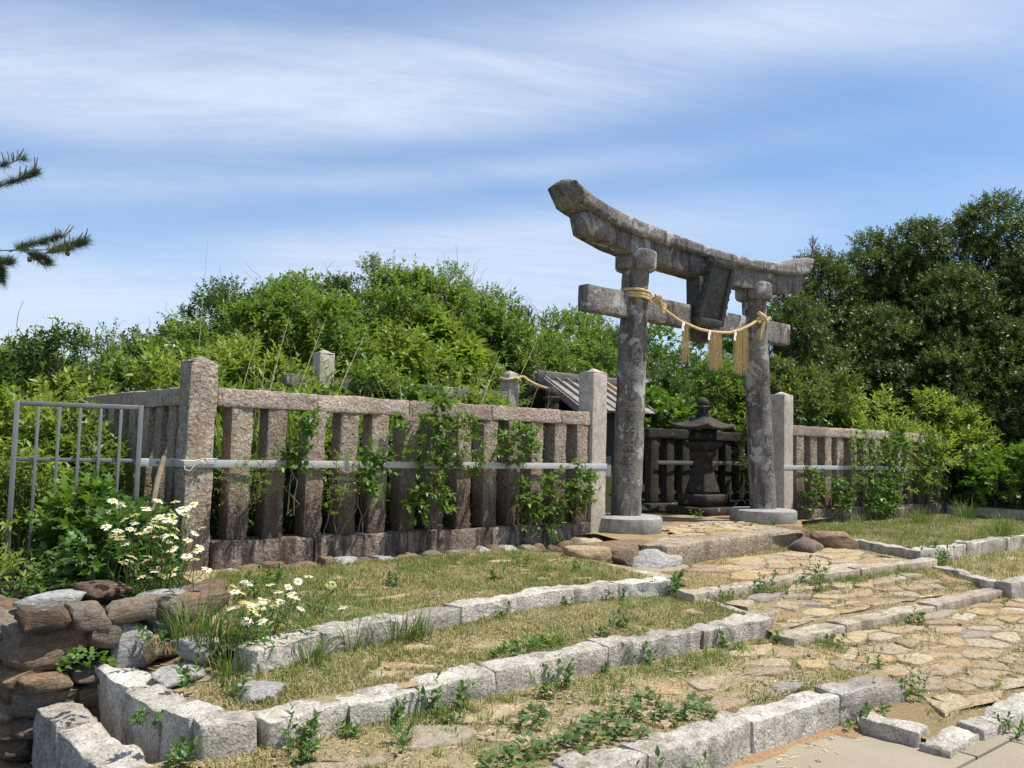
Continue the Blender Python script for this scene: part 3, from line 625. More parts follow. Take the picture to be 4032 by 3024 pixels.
# ------------------------------------------------------------------ stone fences
def variant(name, mat, size, seg, r, amp, nsc, seeds, zoff=True):
    out = []
    for s in seeds:
        V, F = block(size, seg, r, amp, nsc, s)
        if zoff: V = V + (0, 0, size[2] / 2)
        q = MB(); q.add(V, F); out.append(q.mesh(name, M[mat], True))
    return out
PICK = variant('picket', 'fence', (.185, .185, 1.15), (4, 4, 20), .010, .009, 20, (1, 2, 3, 4, 5))
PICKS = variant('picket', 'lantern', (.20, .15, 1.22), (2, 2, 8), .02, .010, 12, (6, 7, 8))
def fence(label, loc, rz, L, picks, joints, z0=.45, zp=.70, zr=1.83, zt=1.985, bar=True, mat='fence', pmat='plinth', meshes=None, pw=None, bar_x=None, plinth=True):
    f = thing('stone_fence', label, 'stone fence', (*loc, z0), rz); meshes = meshes or PICK
    for k, x in enumerate(picks):
        o = link('picket', meshes[k % len(meshes)], f, (x, random.uniform(-.008, .008), zp - z0 - .01), (random.uniform(-.008, .008), random.uniform(-.006, .006), random.uniform(-.03, .03)))
        s = (zr - zp + .02) / (1.15 if meshes is PICK else 1.22); o.scale = (random.uniform(.95, 1.04) * (pw or 1), 1, s)
    for n, (a, b) in enumerate(zip(joints[:-1], joints[1:])):
        V, F = block((b - a - .006, .205, zt - zr), (max(3, int((b - a) / .07)), 4, 4), .010, .011, 16, 40 + n + KS[0]); KS[0] += 1
        q = MB(); q.add(V, F); q.build('top_rail', M['rail' if mat == 'fence' else mat], f, True, ((a + b) / 2, 0, (zr + zt) / 2 - z0 + random.uniform(-.003, .003)))
    if plinth:
        for n, (a, b) in enumerate(zip(joints[:-1], joints[1:])):
            V, F = block((b - a - .008, .30, zp - z0 + .12), (max(3, int((b - a) / .10)), 3, 4), .02, .012, 12, 70 + n + KS[0])
            q = MB(); q.add(V, F); q.build('plinth_stone', M[pmat], f, True, ((a + b) / 2, 0, (zp - z0) / 2 - .06 + random.uniform(-.004, .004)))
    if bar:
        a, b = bar_x; V, F = block((b - a, .007, .064), (1, 1, 1), .001, 0); q = MB(); q.add(V, F); br = q.build('steel_strap', M['steel' if mat == 'fence' else 'steel_d'], f, False, ((a + b) / 2, -.129, 1.348 - z0))  # on the dark rear fence the strap's shade is put into darker steel
        for x in picks[::3]:
            V, F = lathe([(.0, .012), (.009, .011), (.011, .003), (.011, 0)], 8); q = MB(); q.add(V @ np.array([[1, 0, 0], [0, 0, 1], [0, -1, 0]]), F); q.build('bolt', M['steel_d'], br, True, (x + .02 - (a + b) / 2, -.004, 0))
    return f
pk = [.362, .68, 1.062, 1.41, 1.745, 2.08, 2.42, 2.77, 3.115, 3.455, 3.80, 4.145, 4.50]
front = fence('long pinkish stone fence overgrown with vines, left of the torii', (0, 0), 0, 4.5, pk, [.13, 1.06, 2.06, 3.12, 4.14, 4.62], bar_x=(-.135, 4.885))
side = fence('stone fence running back from the corner post behind the steel gate', (0, .0), math.pi / 2, 9, [.36 + .345 * k for k in range(26)], [.13, 1.4, 2.7, 3.9, 5.2, 6.4, 7.7, 9.2], bar=False)
right = fence('stone fence to the right of the torii, half hidden by bushes', (9.03, 0.03), 0, 5.2, [.25 + .41 * k for k in range(13)], [.02, .95, 1.75, 2.8, 3.9, 4.7, 5.25], bar_x=(-.28, 5.35), pw=1.1)
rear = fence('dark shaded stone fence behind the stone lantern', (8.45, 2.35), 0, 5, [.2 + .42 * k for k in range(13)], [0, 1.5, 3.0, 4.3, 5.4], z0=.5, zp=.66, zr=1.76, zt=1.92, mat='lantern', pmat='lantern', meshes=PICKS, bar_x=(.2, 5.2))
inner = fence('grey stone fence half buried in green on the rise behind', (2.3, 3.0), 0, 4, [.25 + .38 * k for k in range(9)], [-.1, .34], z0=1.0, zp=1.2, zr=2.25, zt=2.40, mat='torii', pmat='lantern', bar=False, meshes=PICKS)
V, F = block((3.0, .2, .15), (20, 3, 3), .007, .008, 12, 91); q = MB(); q.add(V, F); q.build('top_rail', M['torii'], inner, True, (2.09, 0, 1.325))

def gpost(label, x, y, w, z0, z1, mat, cap=.06, seed=1, amp=.008, rz=0.):
    p = thing('stone_post', label, 'stone post', (x, y, z0), rz); H = z1 - z0 - cap
    V, F = block((w, w, H), (4, 4, 18), .012, amp, 15, seed); q = MB(); q.add(V + (0, 0, H / 2), F); q.build('shaft', M[mat], p, True)
    t = MB(); n = 4; e = w / 2 + .001; ring = [(-e, -e), (e, -e), (e, e), (-e, e)]
    V = [(a, b, 0) for a, b in ring] + [(0, 0, cap)]; t.add(V, [np.array([[0, 1, 4], [1, 2, 4], [2, 3, 4], [3, 0, 4]]), np.array([[3, 2, 1, 0]])]); t.build('pyramid_cap', M['rail' if mat == 'fence' else mat], p, False, (0, 0, H - .012)); return p
corner = gpost('rough pinkish corner post with white twine round it', 0, 0, .235, .32, 2.262, 'fence', seed=31, amp=.012)
gl = gpost('tall smooth grey gate post left of the torii', 4.757, 0, .245, .38, 2.53, 'post', seed=32, amp=.003)
gr = gpost('tall smooth grey gate post right of the torii', 8.90, .03, .25, .40, 2.50, 'post', seed=33, amp=.003)
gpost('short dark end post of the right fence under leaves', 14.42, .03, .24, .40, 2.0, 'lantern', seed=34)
gpost('grey post top rising from bushes, left one on the rise', 2.76, 3.0, .22, 1.0, 2.78, 'post', seed=35)
rp = gpost('grey post top wrapped with a straw rope, beside wooden roof', 6.0, 3.0, .22, 1.0, 2.75, 'post', seed=36)
# strap pieces round the corner post and out to the gate
V, F = block((.007, .26, .064), (1, 1, 1), .001, 0); q = MB(); q.add(V, F); q.build('steel_strap', M['steel'], corner, False, (-.132, .0, 1.348 - .32))
V, F = block((.30, .007, .064), (1, 1, 1), .001, 0); q = MB(); q.add(V, F); q.build('steel_strap', M['steel'], corner, False, (-.28, .128, 1.348 - .32))
V, F = lathe([(.0, .016), (.011, .014), (.013, .003), (.013, 0)], 8); q = MB(); q.add(V @ np.array([[1, 0, 0], [0, 0, 1], [0, -1, 0]]), F); q.build('bolt', M['steel_d'], corner, True, (-.26, .122, 1.348 - .32))
tw = thing('twine_tie', 'white twine knotted round the corner post and steel strap', 'twine', (0, -.14, 1.36))
P = [(-.145, .30, .02), (-.15, .0, .012), (-.06, -.012, .01), (.02, -.012, .03), (.13, -.01, .028), (.14, .05, .02)]
V, F = sweep(np.array(P) * [1, 1, 1], .005, 5); q = MB(); q.add(V, F)
for k in range(9):
    a = random.uniform(0, 6.28); L = random.uniform(.03, .07); V, F = sweep(np.array([(.02, -.014, .02), (.02 + math.cos(a) * L * .6, -.03, .02 + math.sin(a) * L * .5), (.02 + math.cos(a) * L, -.02, .0 + math.sin(a) * L * .7)]), .004, 4); q.add(V, F)
q.build('cord', M['twine'], tw, True)
q = MB(); V, F = sweep([(-.13, .02, 0), (-.13, -.01, -.06), (-.09, -.012, -.07), (-.05, -.01, -.02)], .003, 4); q.add(V, F); q.build('loose_end', M['twine'], tw, True)
q = MB(); V, F = sweep([(-.30, -.14, 1.40), (-.36, -.20, 1.22), (-.42, -.30, 1.02), (-.50, -.36, .80), (-.58, -.42, .55)], [.020, .022, .021, .02, .022], 7); q.add(V, F)
tag(q.build('wooden_stake', M['twig'], None, True), 'weathered brown wooden stake leaning against the corner post', 'stake')

# stones along the foot of the left fence
g = np.random.default_rng(3); root = thing('fence_footing', 'row of small rough footing stones under the left fence', 'stones', (2.0, -.22, .40))
x = .16
while x < 4.55:
    w = g.uniform(.14, .34); V, F = rock((w * 1.05, .22, g.uniform(.14, .2)), int(x * 50), 4); q = MB(); q.add(V, F)
    q.build('footing_stone', M['rubble'] if g.random() < .7 else M['greyrock'], root, False, (x + w / 2 - 2.0, g.uniform(-.08, -.02), g.uniform(.02, .05))); x += w * .93
root2 = thing('fence_footing', 'footing stones under the fence right of the torii', 'stones', (11.5, -.18, .40)); x = 9.1
while x < 14.2:
    w = g.uniform(.18, .4); V, F = rock((w * 1.05, .2, .16), int(x * 31), 4); q = MB(); q.add(V, F); q.build('footing_stone', M['rubble'], root2, False, (x + w / 2 - 11.5, g.uniform(-.06, .0), .02)); x += w * .95

# ------------------------------------------------------------------ low stone railing at the far right
lr = thing('low_railing', 'low grey stone railing at the far right edge', 'railing', (14.5, -1.0, .1), -math.pi / 2)
for a, b in ((-1.0, .6), (.6, 2.2), (2.2, 3.8)):
    V, F = block((b - a - .01, .20, .17), (10, 2, 2), .018, .007, 10, int(a * 9) + 50); q = MB(); q.add(V, F); q.build('rail', M['post'], lr, True, ((a + b) / 2, 0, .46))
for x in (-.6, -.15, .35, .8, 1.3, 1.8, 2.4, 3.0, 3.6):
    V, F = block((.16, .16, .42), (2, 2, 4), .015, .006, 10, int(x * 9) + 80); q = MB(); q.add(V, F); q.build('baluster', M['post'], lr, True, (x, 0, .17))

# ------------------------------------------------------------------ steel gate, swung open
gx0, gy0, gx1, gy1 = -1.27, .335, -.42, .105; ga = math.atan2(gy1 - gy0, gx1 - gx0); gw = math.hypot(gx1 - gx0, gy1 - gy0)
gate = thing('metal_gate', 'open grey steel bar gate at the left edge, half hidden by leaves', 'gate', (gx0, gy0, .47), ga)
def bar(name, c, s, par, mat='steel_d'):
    V, F = block(s, (1, 1, 1), .003, 0); q = MB(); q.add(V, F); return q.build(name, M[mat], par, False, c)
bar('frame_post', (0, 0, .66), (.037, .037, 1.36), gate); bar('frame_post', (gw, 0, .66), (.037, .037, 1.36), gate)
bar('frame_rail', (gw / 2, 0, 1.322), (gw - .040, .035, .036), gate); bar('frame_rail', (gw / 2, 0, .02), (gw - .040, .035, .036), gate); bar('middle_rail', (gw / 2, .004, .89), (gw - .044, .012, .03), gate)
for k in range(5): bar('upright', (gw * (k + 1) / 6, -.012, .671), (.023, .018, 1.26), gate)
bar('hinge_plate', (gw + .035, 0, .878), (.09, .03, .066), gate, 'steel')

# ------------------------------------------------------------------ torii
TR = np.array([6.72, -.12, .55])
torii = thing('torii_gate', 'weathered grey stone torii with curved top beam and straw rope', 'torii gate', tuple(TR))
def tpart(name, V, F, mat='torii', smooth=True, parent=None):
    q = MB(); q.add(np.asarray(V) - TR, F); return q.build(name, M[mat], parent or torii, smooth)
PIL = {'l': (np.array([5.245, -.12]), np.array([5.355, -.12])), 'r': (np.array([8.185, -.12]), np.array([7.925, -.12]))}
def pil(s, z):
    a, b = PIL[s]; t = (z - .76) / 3.0; return a + (b - a) * t, .183 - .014 * t
def pillar(s, seed):
    zs = np.linspace(.70, 3.80, 44); k = 40; V = []
    for z in zs:
        c, r = pil(s, z); an = np.arange(k) * 2 * math.pi / k; V.append(np.column_stack([c[0] + r * np.cos(an), c[1] + r * np.sin(an), np.full(k, z)]))
    V = np.concatenate(V); cz = np.repeat(zs, k); C2 = np.array([pil(s, z)[0] for z in zs]).repeat(k, 0); d = V[:, :2] - C2
    V[:, :2] += nrm(d) * ((fbm(V * 7, seed, 4) - .5) * .026)[:, None]
    i, j = np.meshgrid(np.arange(43), np.arange(k), indexing='ij'); a = (i * k + j).ravel(); b = (i * k + (j + 1) % k).ravel()
    return tpart('pillar', V, np.stack([a, b, b + k, a + k], 1))
pl_, pr_ = pillar('l', 3), pillar('r', 4)
for s in 'lr':
    c, r = pil(s, 3.85); V, F = lathe([(.0, 3.775), (.215, 3.775), (.238, 3.785), (.252, 3.805), (.257, 3.83), (.2575, 3.90), (.257, 3.975), (.252, 4.0), (.238, 4.018), (.21, 4.03), (0, 4.04)], 44)
    V = V + (c[0], c[1], 0.0 if s == 'l' else -.035); V[:, :2] += ((fbm(V * 8, 9, 3) - .5) * .02)[:, None] * nrm(V[:, :2] - c); tpart('capital', V, F)
    c, r = pil(s, .76); w = 0; R = .435 if s == 'l' else .465
    V, F = lathe([(R - .02, .50), (R, .53), (R + .006, .70), (R, .735), (R - .025, .752), (.15, .762), (0, .764)], 64); tpart('round_base', V + (c[0], c[1], 0), F, 'concrete_disc')
    V, F = lathe([(R + .03, .40), (R + .03, .52), (R - .03, .525)], 40); V = V + (c[0], c[1], 0); V[:, :2] += ((vn(V * 9, 3) - .5) * .05)[:, None]; tpart('footing', V, F, 'plinth')
# tie beam through both pillars
V, F = block((4.34, .165, .31), (40, 2, 4), .016, .007, 9, 17); tpart('tie_beam', V + (6.60, -.12, 3.325), F)
# curved lintels: cross-section swept along x
kx = np.array([4.02, 4.25, 4.48, 4.77, 5.22, 5.75, 6.31, 6.7, 7.2, 7.7, 8.37, 8.74, 9.16])
kt = np.array([4.615, 4.51, 4.44, 4.385, 4.335, 4.30, 4.265, 4.245, 4.245, 4.255, 4.315, 4.40, 4.525])
kb = np.array([4.38, 4.315, 4.25, 4.20, 4.155, 4.135, 4.125, 4.12, 4.12, 4.125, 4.15, 4.19, 4.285])
sb = np.array([4.16, 4.10, 4.05, 3.985, 3.935, 3.90, 3.872, 3.865, 3.865, 3.875, 3.89, 3.94, 4.03])
def smooth_x(xs, tab): 
    v = np.interp(xs, kx, tab); 
    for _ in range(6): v[1:-1] = (v[:-2] + v[2:] + 2 * v[1:-1]) / 4
    return v
def lintel(name, x0t, x0b, x1t, x1b, lo, hi, yf, yb, ridge, seed, m=72, sub=3):
    ts = np.linspace(0, 1, m); xs0 = x0t + (x1t - x0t) * ts; L, H = smooth_x(xs0, lo), smooth_x(xs0, hi); V = []
    for t, l, h in zip(ts, L, H):
        xb_, xt_ = x0b + (x1b - x0b) * t, x0t + (x1t - x0t) * t; ym = (yf + yb) / 2; e = .012
        sec = [(xb_, yf + e, l), (xb_, yf, l + e)] + [(xb_ + (xt_ - xb_) * q, yf, l + (h - l) * q) for q in (.35, .65)] + [(xt_, yf, h - e), (xt_, yf + e, h)]
        if ridge: sec += [(xt_, ym - .1, h + ridge * .8), (xt_, ym, h + ridge), (xt_, ym + .1, h + ridge * .8)]
        sec += [(xt_, yb - e, h), (xt_, yb, h - e), (xb_, yb, l + e), (xb_, yb - e, l)]
        V.append(sec)
    V = np.array(V); k = V.shape[1]; V = V.reshape(-1, 3)
    i, j = np.meshgrid(np.arange(m - 1), np.arange(k), indexing='ij'); a = (i * k + j).ravel(); b = (i * k + (j + 1) % k).ravel()
    F = [np.stack([b, a, a + k, b + k], 1), np.arange(k)[None, :], (np.arange(k)[::-1] + (m - 1) * k)[None, :]]
    V = V + np.stack([np.zeros(len(V)), (fbm(V * 9, seed, 3) - .5) * .02, (fbm(V * 9, seed + 7, 3) - .5) * .02], 1)
    return tpart(name, V, F, 'torii', False)
lintel('lower_lintel', 4.345, 4.41, 9.02, 8.97, sb, kb + .035, -.285, .045, 0, 5)
lintel('curved_top_lintel', 4.055, 4.20, 9.17, 9.07, kb + .006, kt, -.365, .125, .05, 6)
# strut block and tablet between the beams
V, F = block((.36, .22, .88), (3, 3, 6), .02, .01, 8, 21); tpart('strut', V + (6.62, -.17, 3.46), F, 'torii_dark')
pq = bpy.data.objects.new('tablet', None); COL.objects.link(pq); pq.parent = torii; pq.location = tuple(np.array([6.545, -.345, 3.225]) - TR); pq.rotation_euler = (math.radians(16), 0, 0)
def qpart(name, c, s, seg=(2, 1, 6), mat='torii_dark', amp=.004, taper=0):
    V, F = block(s, seg, .008, amp, 12, KS[0]); KS[0] += 1; q = MB(); q.add(V, F); return q.build(name, M[mat], pq, True, c)
qpart('panel', (0, .02, .42), (.40, .05, .78))
for s in (-1, 1):
    q = MB(); V, F = block((.075, .085, .86), (1, 1, 8), .008, .004, 12, 5); q.add(V, F)
    for k in range(8): V, F = block((.05, .075, .055), (1, 1, 1), .02, .002, 12, k); q.add(V + (s * .045, 0, -.38 + .108 * k), F)
    q.build('frame_side', M['torii_dark'], pq, True, (s * .225, 0, .42)).rotation_euler = (0, -s * .04, 0)
for z, nm in ((.80, 'frame_top'), (.03, 'frame_bottom')):
    q = MB(); V, F = block((.47, .09, .09), (4, 1, 1), .008, .004, 12, 6); q.add(V, F)
    for k in range(6): V, F = block((.07, .07, .05), (1, 1, 1), .02, .002, 12, k); q.add(V + (-.2 + .08 * k, 0, .05 if z > .5 else -.05), F)
    q.build(nm, M['torii_dark'], pq, True, (0, -.004, z))

def dark_sheet(txt, s, ang, z, size, parent):  # flat letters just proud of the pillar, groove shade and grime painted dark
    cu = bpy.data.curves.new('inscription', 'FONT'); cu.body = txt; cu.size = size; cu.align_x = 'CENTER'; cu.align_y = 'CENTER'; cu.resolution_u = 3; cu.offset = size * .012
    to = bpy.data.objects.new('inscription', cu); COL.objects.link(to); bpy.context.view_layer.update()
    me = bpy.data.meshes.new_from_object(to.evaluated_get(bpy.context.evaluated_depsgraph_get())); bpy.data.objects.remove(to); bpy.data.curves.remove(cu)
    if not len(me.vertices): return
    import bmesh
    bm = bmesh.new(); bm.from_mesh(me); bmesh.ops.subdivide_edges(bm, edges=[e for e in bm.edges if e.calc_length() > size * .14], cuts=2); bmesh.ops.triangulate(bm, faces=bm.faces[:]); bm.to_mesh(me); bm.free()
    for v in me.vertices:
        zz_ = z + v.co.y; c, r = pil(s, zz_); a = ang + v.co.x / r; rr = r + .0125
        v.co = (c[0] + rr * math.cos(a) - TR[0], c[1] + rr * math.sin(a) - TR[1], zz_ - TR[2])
    me.materials.append(M['dark_sheet']); o = link('inscription', me, parent); return o
A0 = -math.pi / 2
dark_sheet('獻', 'l', A0 - .10, 2.66, .25, pl_)
for k, ch in enumerate('明治廿五年'): dark_sheet(ch, 'l', A0 - .80, 2.13 - .185 * k, .15, pl_)
dark_sheet('奉', 'r', A0 - .02, 2.55, .25, pr_)
for k, ch in enumerate('世話人'): dark_sheet(ch, 'r', A0 - .30, 1.74 - .21 * k, .15, pr_)

# ------------------------------------------------------------------ straw rope with tassels
rope = thing('straw_rope', 'twisted straw rope slung between the torii pillars', 'rope', (6.6, -.38, 3.3))
RO = np.array([6.6, -.38, 3.3])
def spline(P, n):
    P = np.asarray(P, float); s = np.concatenate([[0], np.cumsum(np.linalg.norm(np.diff(P, axis=0), axis=1))]); t = np.linspace(0, s[-1], n); Q = np.stack([np.interp(t, s, P[:, k]) for k in range(3)], 1)
    for _ in range(max(2, n // len(P))): Q[1:-1] = (Q[:-2] + Q[2:] + 2 * Q[1:-1]) / 4
    return Q
def twist(P, R, turns, strands=3, rs=None, parent=rope, name='rope'):
    T, A, B = frames(P); n = len(P); R = np.broadcast_to(np.asarray(R, float), (n,)); ph = np.linspace(0, turns * 2 * math.pi, n); q = MB()
    for k in range(strands):
        a = ph + k * 2 * math.pi / strands
        V, F = sweep(P + (R * .52)[:, None] * (A * np.cos(a)[:, None] + B * np.sin(a)[:, None]), R * .60, 6); q.add(V - RO, F)
    g = np.random.default_rng(n)     # frayed straw ends
    for _ in range(n):
        i = g.integers(1, n - 1); d = nrm(A[i] * g.normal() + B[i] * g.normal() + T[i] * .8); p = P[i] + d * R[i] * .8; e = p + d * g.uniform(.02, .05); w = np.cross(d, T[i]) * .0016
        q.add(np.array([p - w, p + w, e]) - RO, np.array([[0, 1, 2]]))
    return q.build(name, M['rope'], parent, True)
twist(spline([(5.42, -.40, 3.42), (5.52, -.41, 3.31), (5.9, -.40, 3.185), (6.3, -.40, 3.125), (6.62, -.40, 3.12), (6.95, -.40, 3.15), (7.2, -.40, 3.215), (7.48, -.40, 3.33), (7.68, -.36, 3.42)], 150), np.interp(np.arange(150), [0, 20, 70, 149], [.020, .017, .019, .022]), 30)
cl, rl = pil('l', 3.45)
for dzz, off in ((0, .03), (.045, .034), (-.035, .028)):
    an = np.linspace(-4.2, -.95, 40); P = np.stack([cl[0] + (rl + off) * np.cos(an), cl[1] + (rl + off) * np.sin(an), 3.47 + dzz - .03 * (an + 2.6) ** 2 * .5 - .05 * (an > -1.3) * (an + 1.3)], 1); twist(P, .020, 10, 3)
for s in (0, 1): twist(spline([(5.40, -.40, 3.46), (5.47, -.44, 3.38), (5.50, -.44, 3.28 - .06 * s), (5.56, -.44, 3.30), (5.58 - .05 * s, -.42, 3.36)], 30), .016, 5, 3)
twist(spline([(5.40, -.36, 3.40), (5.44, -.44, 3.44), (5.48, -.44, 3.42), (5.46, -.36, 3.38)], 16), .026, 3, 3, name='knot')
cr, rr_ = pil('r', 3.45)
an = np.linspace(-2.3, -.7, 30); twist(np.stack([cr[0] + (rr_ + .035) * np.cos(an), cr[1] + (rr_ + .035) * np.sin(an), 3.40 + .10 * (an + 2.3) / 1.6], 1), .026, 8, 3)
twist(spline([(7.66, -.40, 3.42), (7.74, -.42, 3.43), (7.70, -.42, 3.30), (7.67, -.41, 3.20), (7.66, -.40, 3.13)], 34), .030, 6, 3)
twist(spline([(7.62, -.40, 3.50), (7.68, -.44, 3.46), (7.74, -.43, 3.44), (7.80, -.40, 3.40)], 16), .030, 3, 3, name='knot')
def rz_at(x): return np.interp(x, [5.9, 6.3, 6.62, 6.95, 7.2, 7.48], [3.185, 3.125, 3.12, 3.15, 3.215, 3.33])
g = np.random.default_rng(4)
for x0, w, n, zb in ((6.00, .10, 46, 2.66), (6.62, .25, 96, 2.62), (7.20, .27, 104, 2.62)):
    q = MB()
    for k in range(n):
        t = g.uniform(-.5, .5); x = x0 + t * w; z0 = rz_at(x); y = -.40 + g.uniform(-.02, .02); sw = g.normal() * .016 + t * .03; ze = zb + g.uniform(-.03, .09)
        P = [(x, y, z0), (x + sw * .3, y + g.normal() * .008, z0 * .6 + ze * .4), (x + sw, y + g.normal() * .014, ze)]; V, F = sweep(P, [.0035, .0032, .0018], 3, False); q.add(V - RO, F)
    q.build('tassel', M['tassel'], rope, True)
    q = MB(); xx = x0 - w / 2 - .035; z = rz_at(xx); pts = [(xx, z), (xx + .045, z), (xx + .045, z - .05), (xx + .025, z - .05), (xx + .03, z - .12), (xx - .02, z - .12), (xx - .012, z - .05)]
    q.add([(a - RO[0], -.425 - .012 * k - RO[1], b - RO[2]) for k in range(1) for a, b in pts], np.array([[0, 1, 2, 3], [0, 3, 5, 6], [3, 4, 5, 5]])[:2]); q.add([(pts[k][0] - RO[0], -.425 - RO[1], pts[k][1] - RO[2]) for k in (3, 4, 5)], np.array([[0, 1, 2]])); q.build('paper_streamer', M['paper'], rope, False)

# straw rope round the post by the shrine roof
P = [(6.0 + .125 * math.cos(a) * 1.15, 3.0 + .125 * math.sin(a) * 1.15, 2.60 + .01 * math.sin(3 * a)) for a in np.linspace(0, 6.28, 40)]
r2 = thing('straw_rope', 'frayed straw rope tied round a grey post behind the fence', 'rope', (6.0, 3.0, 2.6)); ROs = RO; RO = np.array([6.0, 3.0, 2.6])
twist(np.array(P), .028, 14, 3, parent=r2); twist(spline([(6.02, 2.84, 2.60), (6.10, 2.82, 2.66), (6.18, 2.80, 2.60), (6.30, 2.70, 2.52), (6.42, 2.5, 2.45)], 30), .024, 6, 3, parent=r2); RO = ROs

# stone step in front of the torii
st = thing('stone_step', 'long rough granite step slab in front of the torii', 'step', (5.8, -1.25, .38))
V, F = block((3.28, .34, .24), (30, 4, 4), .03, .022, 6, 55); q = MB(); q.add(V, F); o = q.build('slab', M['slab'], st, True, (0, 0, .10)); o.rotation_euler = (.02, 0, .12)

# ------------------------------------------------------------------ stone lanterns
def lantern(label, x, y, z):
    L = thing('stone_lantern', label, 'stone lantern', (x, y, z), 0, 'stone lanterns inside the fence')
    def lp(name, prof, lift=0, amp=.012, smooth=False, m=6):
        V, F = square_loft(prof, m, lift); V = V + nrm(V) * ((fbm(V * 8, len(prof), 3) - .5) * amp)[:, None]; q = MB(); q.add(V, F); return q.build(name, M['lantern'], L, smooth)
    lp('foot_slab', [(.0, .0), (.36, .0), (.365, .17), (.35, .19), (0, .19)]); lp('pedestal', [(.24, .19), (.245, .36), (.225, .39), (0, .39)])
    lp('shaft', [(.175, .39), (.168, .45), (.135, .62), (.105, .80), (.092, .93), (.105, .985), (.135, 1.0), (.135, 1.08), (0, 1.08)])
    lp('platform', [(.12, 1.08), (.15, 1.12), (.20, 1.17), (.205, 1.23), (0, 1.23)])
    fb = lp('fire_box', [(.138, 1.23), (.138, 1.42), (0, 1.42)])
    for fx, fy, sq in ((-1, 0, 0), (0, -1, 1)):
        q = MB(); k = 4 if not sq else 12; an = np.arange(k) * 2 * math.pi / k + math.pi / 4; rad = .052 if k == 4 else .036
        u, v = rad * np.cos(an), rad * np.sin(an); V = np.stack([u if fy else np.full(k, -.1395), np.full(k, -.1395) if fy else u, 1.33 + v], 1); q.add(V, np.arange(k)[None, :]); q.build('opening_shade', M['dark_sheet'], fb, False)  # flat dark patch on the face stands for the shade inside an opening
    rf = MB(); prof = [(.10, 1.44), (.30, 1.425, .02), (.325, 1.445, .055), (.318, 1.475, .06), (.26, 1.495, .03), (.19, 1.55, .0), (.12, 1.605), (.085, 1.63), (0, 1.635)]
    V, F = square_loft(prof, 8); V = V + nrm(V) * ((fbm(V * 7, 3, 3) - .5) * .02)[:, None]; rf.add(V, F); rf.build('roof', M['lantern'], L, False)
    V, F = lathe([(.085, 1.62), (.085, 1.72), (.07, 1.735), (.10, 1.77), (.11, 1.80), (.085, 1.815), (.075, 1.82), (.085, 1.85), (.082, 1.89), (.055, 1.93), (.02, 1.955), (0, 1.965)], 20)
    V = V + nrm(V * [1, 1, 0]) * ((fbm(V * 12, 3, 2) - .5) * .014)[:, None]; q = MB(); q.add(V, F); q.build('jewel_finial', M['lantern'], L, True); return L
lan = lantern('dark old stone lantern standing under the torii', 8.79, 1.40, .48); lan.scale = (1.14, 1.14, 1.0)
def copy_tree(o, parent=None):
    c = o.copy(); COL.objects.link(c); c.parent = parent
    for ch in list(o.children): copy_tree(ch, c)
    return c
lan2 = copy_tree(lan); lan2.location = (5.42, 1.42, .44); lan2.rotation_euler = (0, 0, .2); lan2.scale = (1.14, 1.14, 1.0); lan2['label'] = 'stone lantern behind the left fence, only its brown top showing'

# ------------------------------------------------------------------ little wooden shrine with a plank roof
sh = thing('wooden_shrine', 'little wooden hut with grey plank roof behind the left gate post', 'hut', (8.6, 3.6, .6))
sh.scale = (.93, 1.0, .97); SO = np.array([8.6, 3.6, .6])
def spart(name, c, s, mat, rx=0, seg=(1, 1, 1), par=None, amp=.003):
    V, F = block(s, seg, .004, amp, 6, KS[0]); KS[0] += 1; q = MB(); q.add(V, F); o = q.build(name, M[mat], par or sh, False, tuple(np.array(c) - SO)); o.rotation_euler = (rx, 0, 0); return o
for c, s in (((8.55, 3.35, 1.42), (1.75, .03, 1.65)), ((8.55, 4.75, 1.42), (1.75, .03, 1.65))): spart('wall_board', c, s, 'wood_dark')
for x in (7.68, 9.42): spart('wall_board', (x, 4.05, 1.42), (.03, 1.37, 1.65), 'wood_dark')
spart('grey_panel', (8.50, 3.30, .95), (.34, .03, 1.02), 'panel')
sl = math.atan2(.62, 1.05)
for side in (1, -1):
    for k in range(4):
        t0 = .03 + k * .30; y = 4.08 - side * (t0 + .16) * math.cos(sl); z = 2.86 - (t0 + .16) * math.sin(sl) + .012 * k
        spart('roof_plank', (8.62, y, z), (2.16, .335, .022), 'wood', side * (sl - .05), (8, 2, 1))
    for k in range(8):
        x = 7.62 + k * .287; y = 4.08 - side * .64 * math.cos(sl); z = 2.915 - .64 * math.sin(sl)
        spart('batten', (x, y, z), (.035, 1.24, .05), 'wood_new' if (k == 6 and side == 1) else 'wood', side * sl, (1, 4, 1))
spart('ridge_board', (8.60, 4.02, 2.885), (2.36, .03, .20), 'wood', .25, (8, 1, 1)); spart('ridge_board', (8.60, 4.14, 2.885), (2.36, .03, .20), 'wood', -.25, (8, 1, 1))
for x in (7.56, 9.68): spart('barge_board', (x, 3.5, 2.50), (.03, 1.2, .13), 'wood', sl); spart('barge_board', (x, 4.66, 2.50), (.03, 1.2, .13), 'wood', -sl)

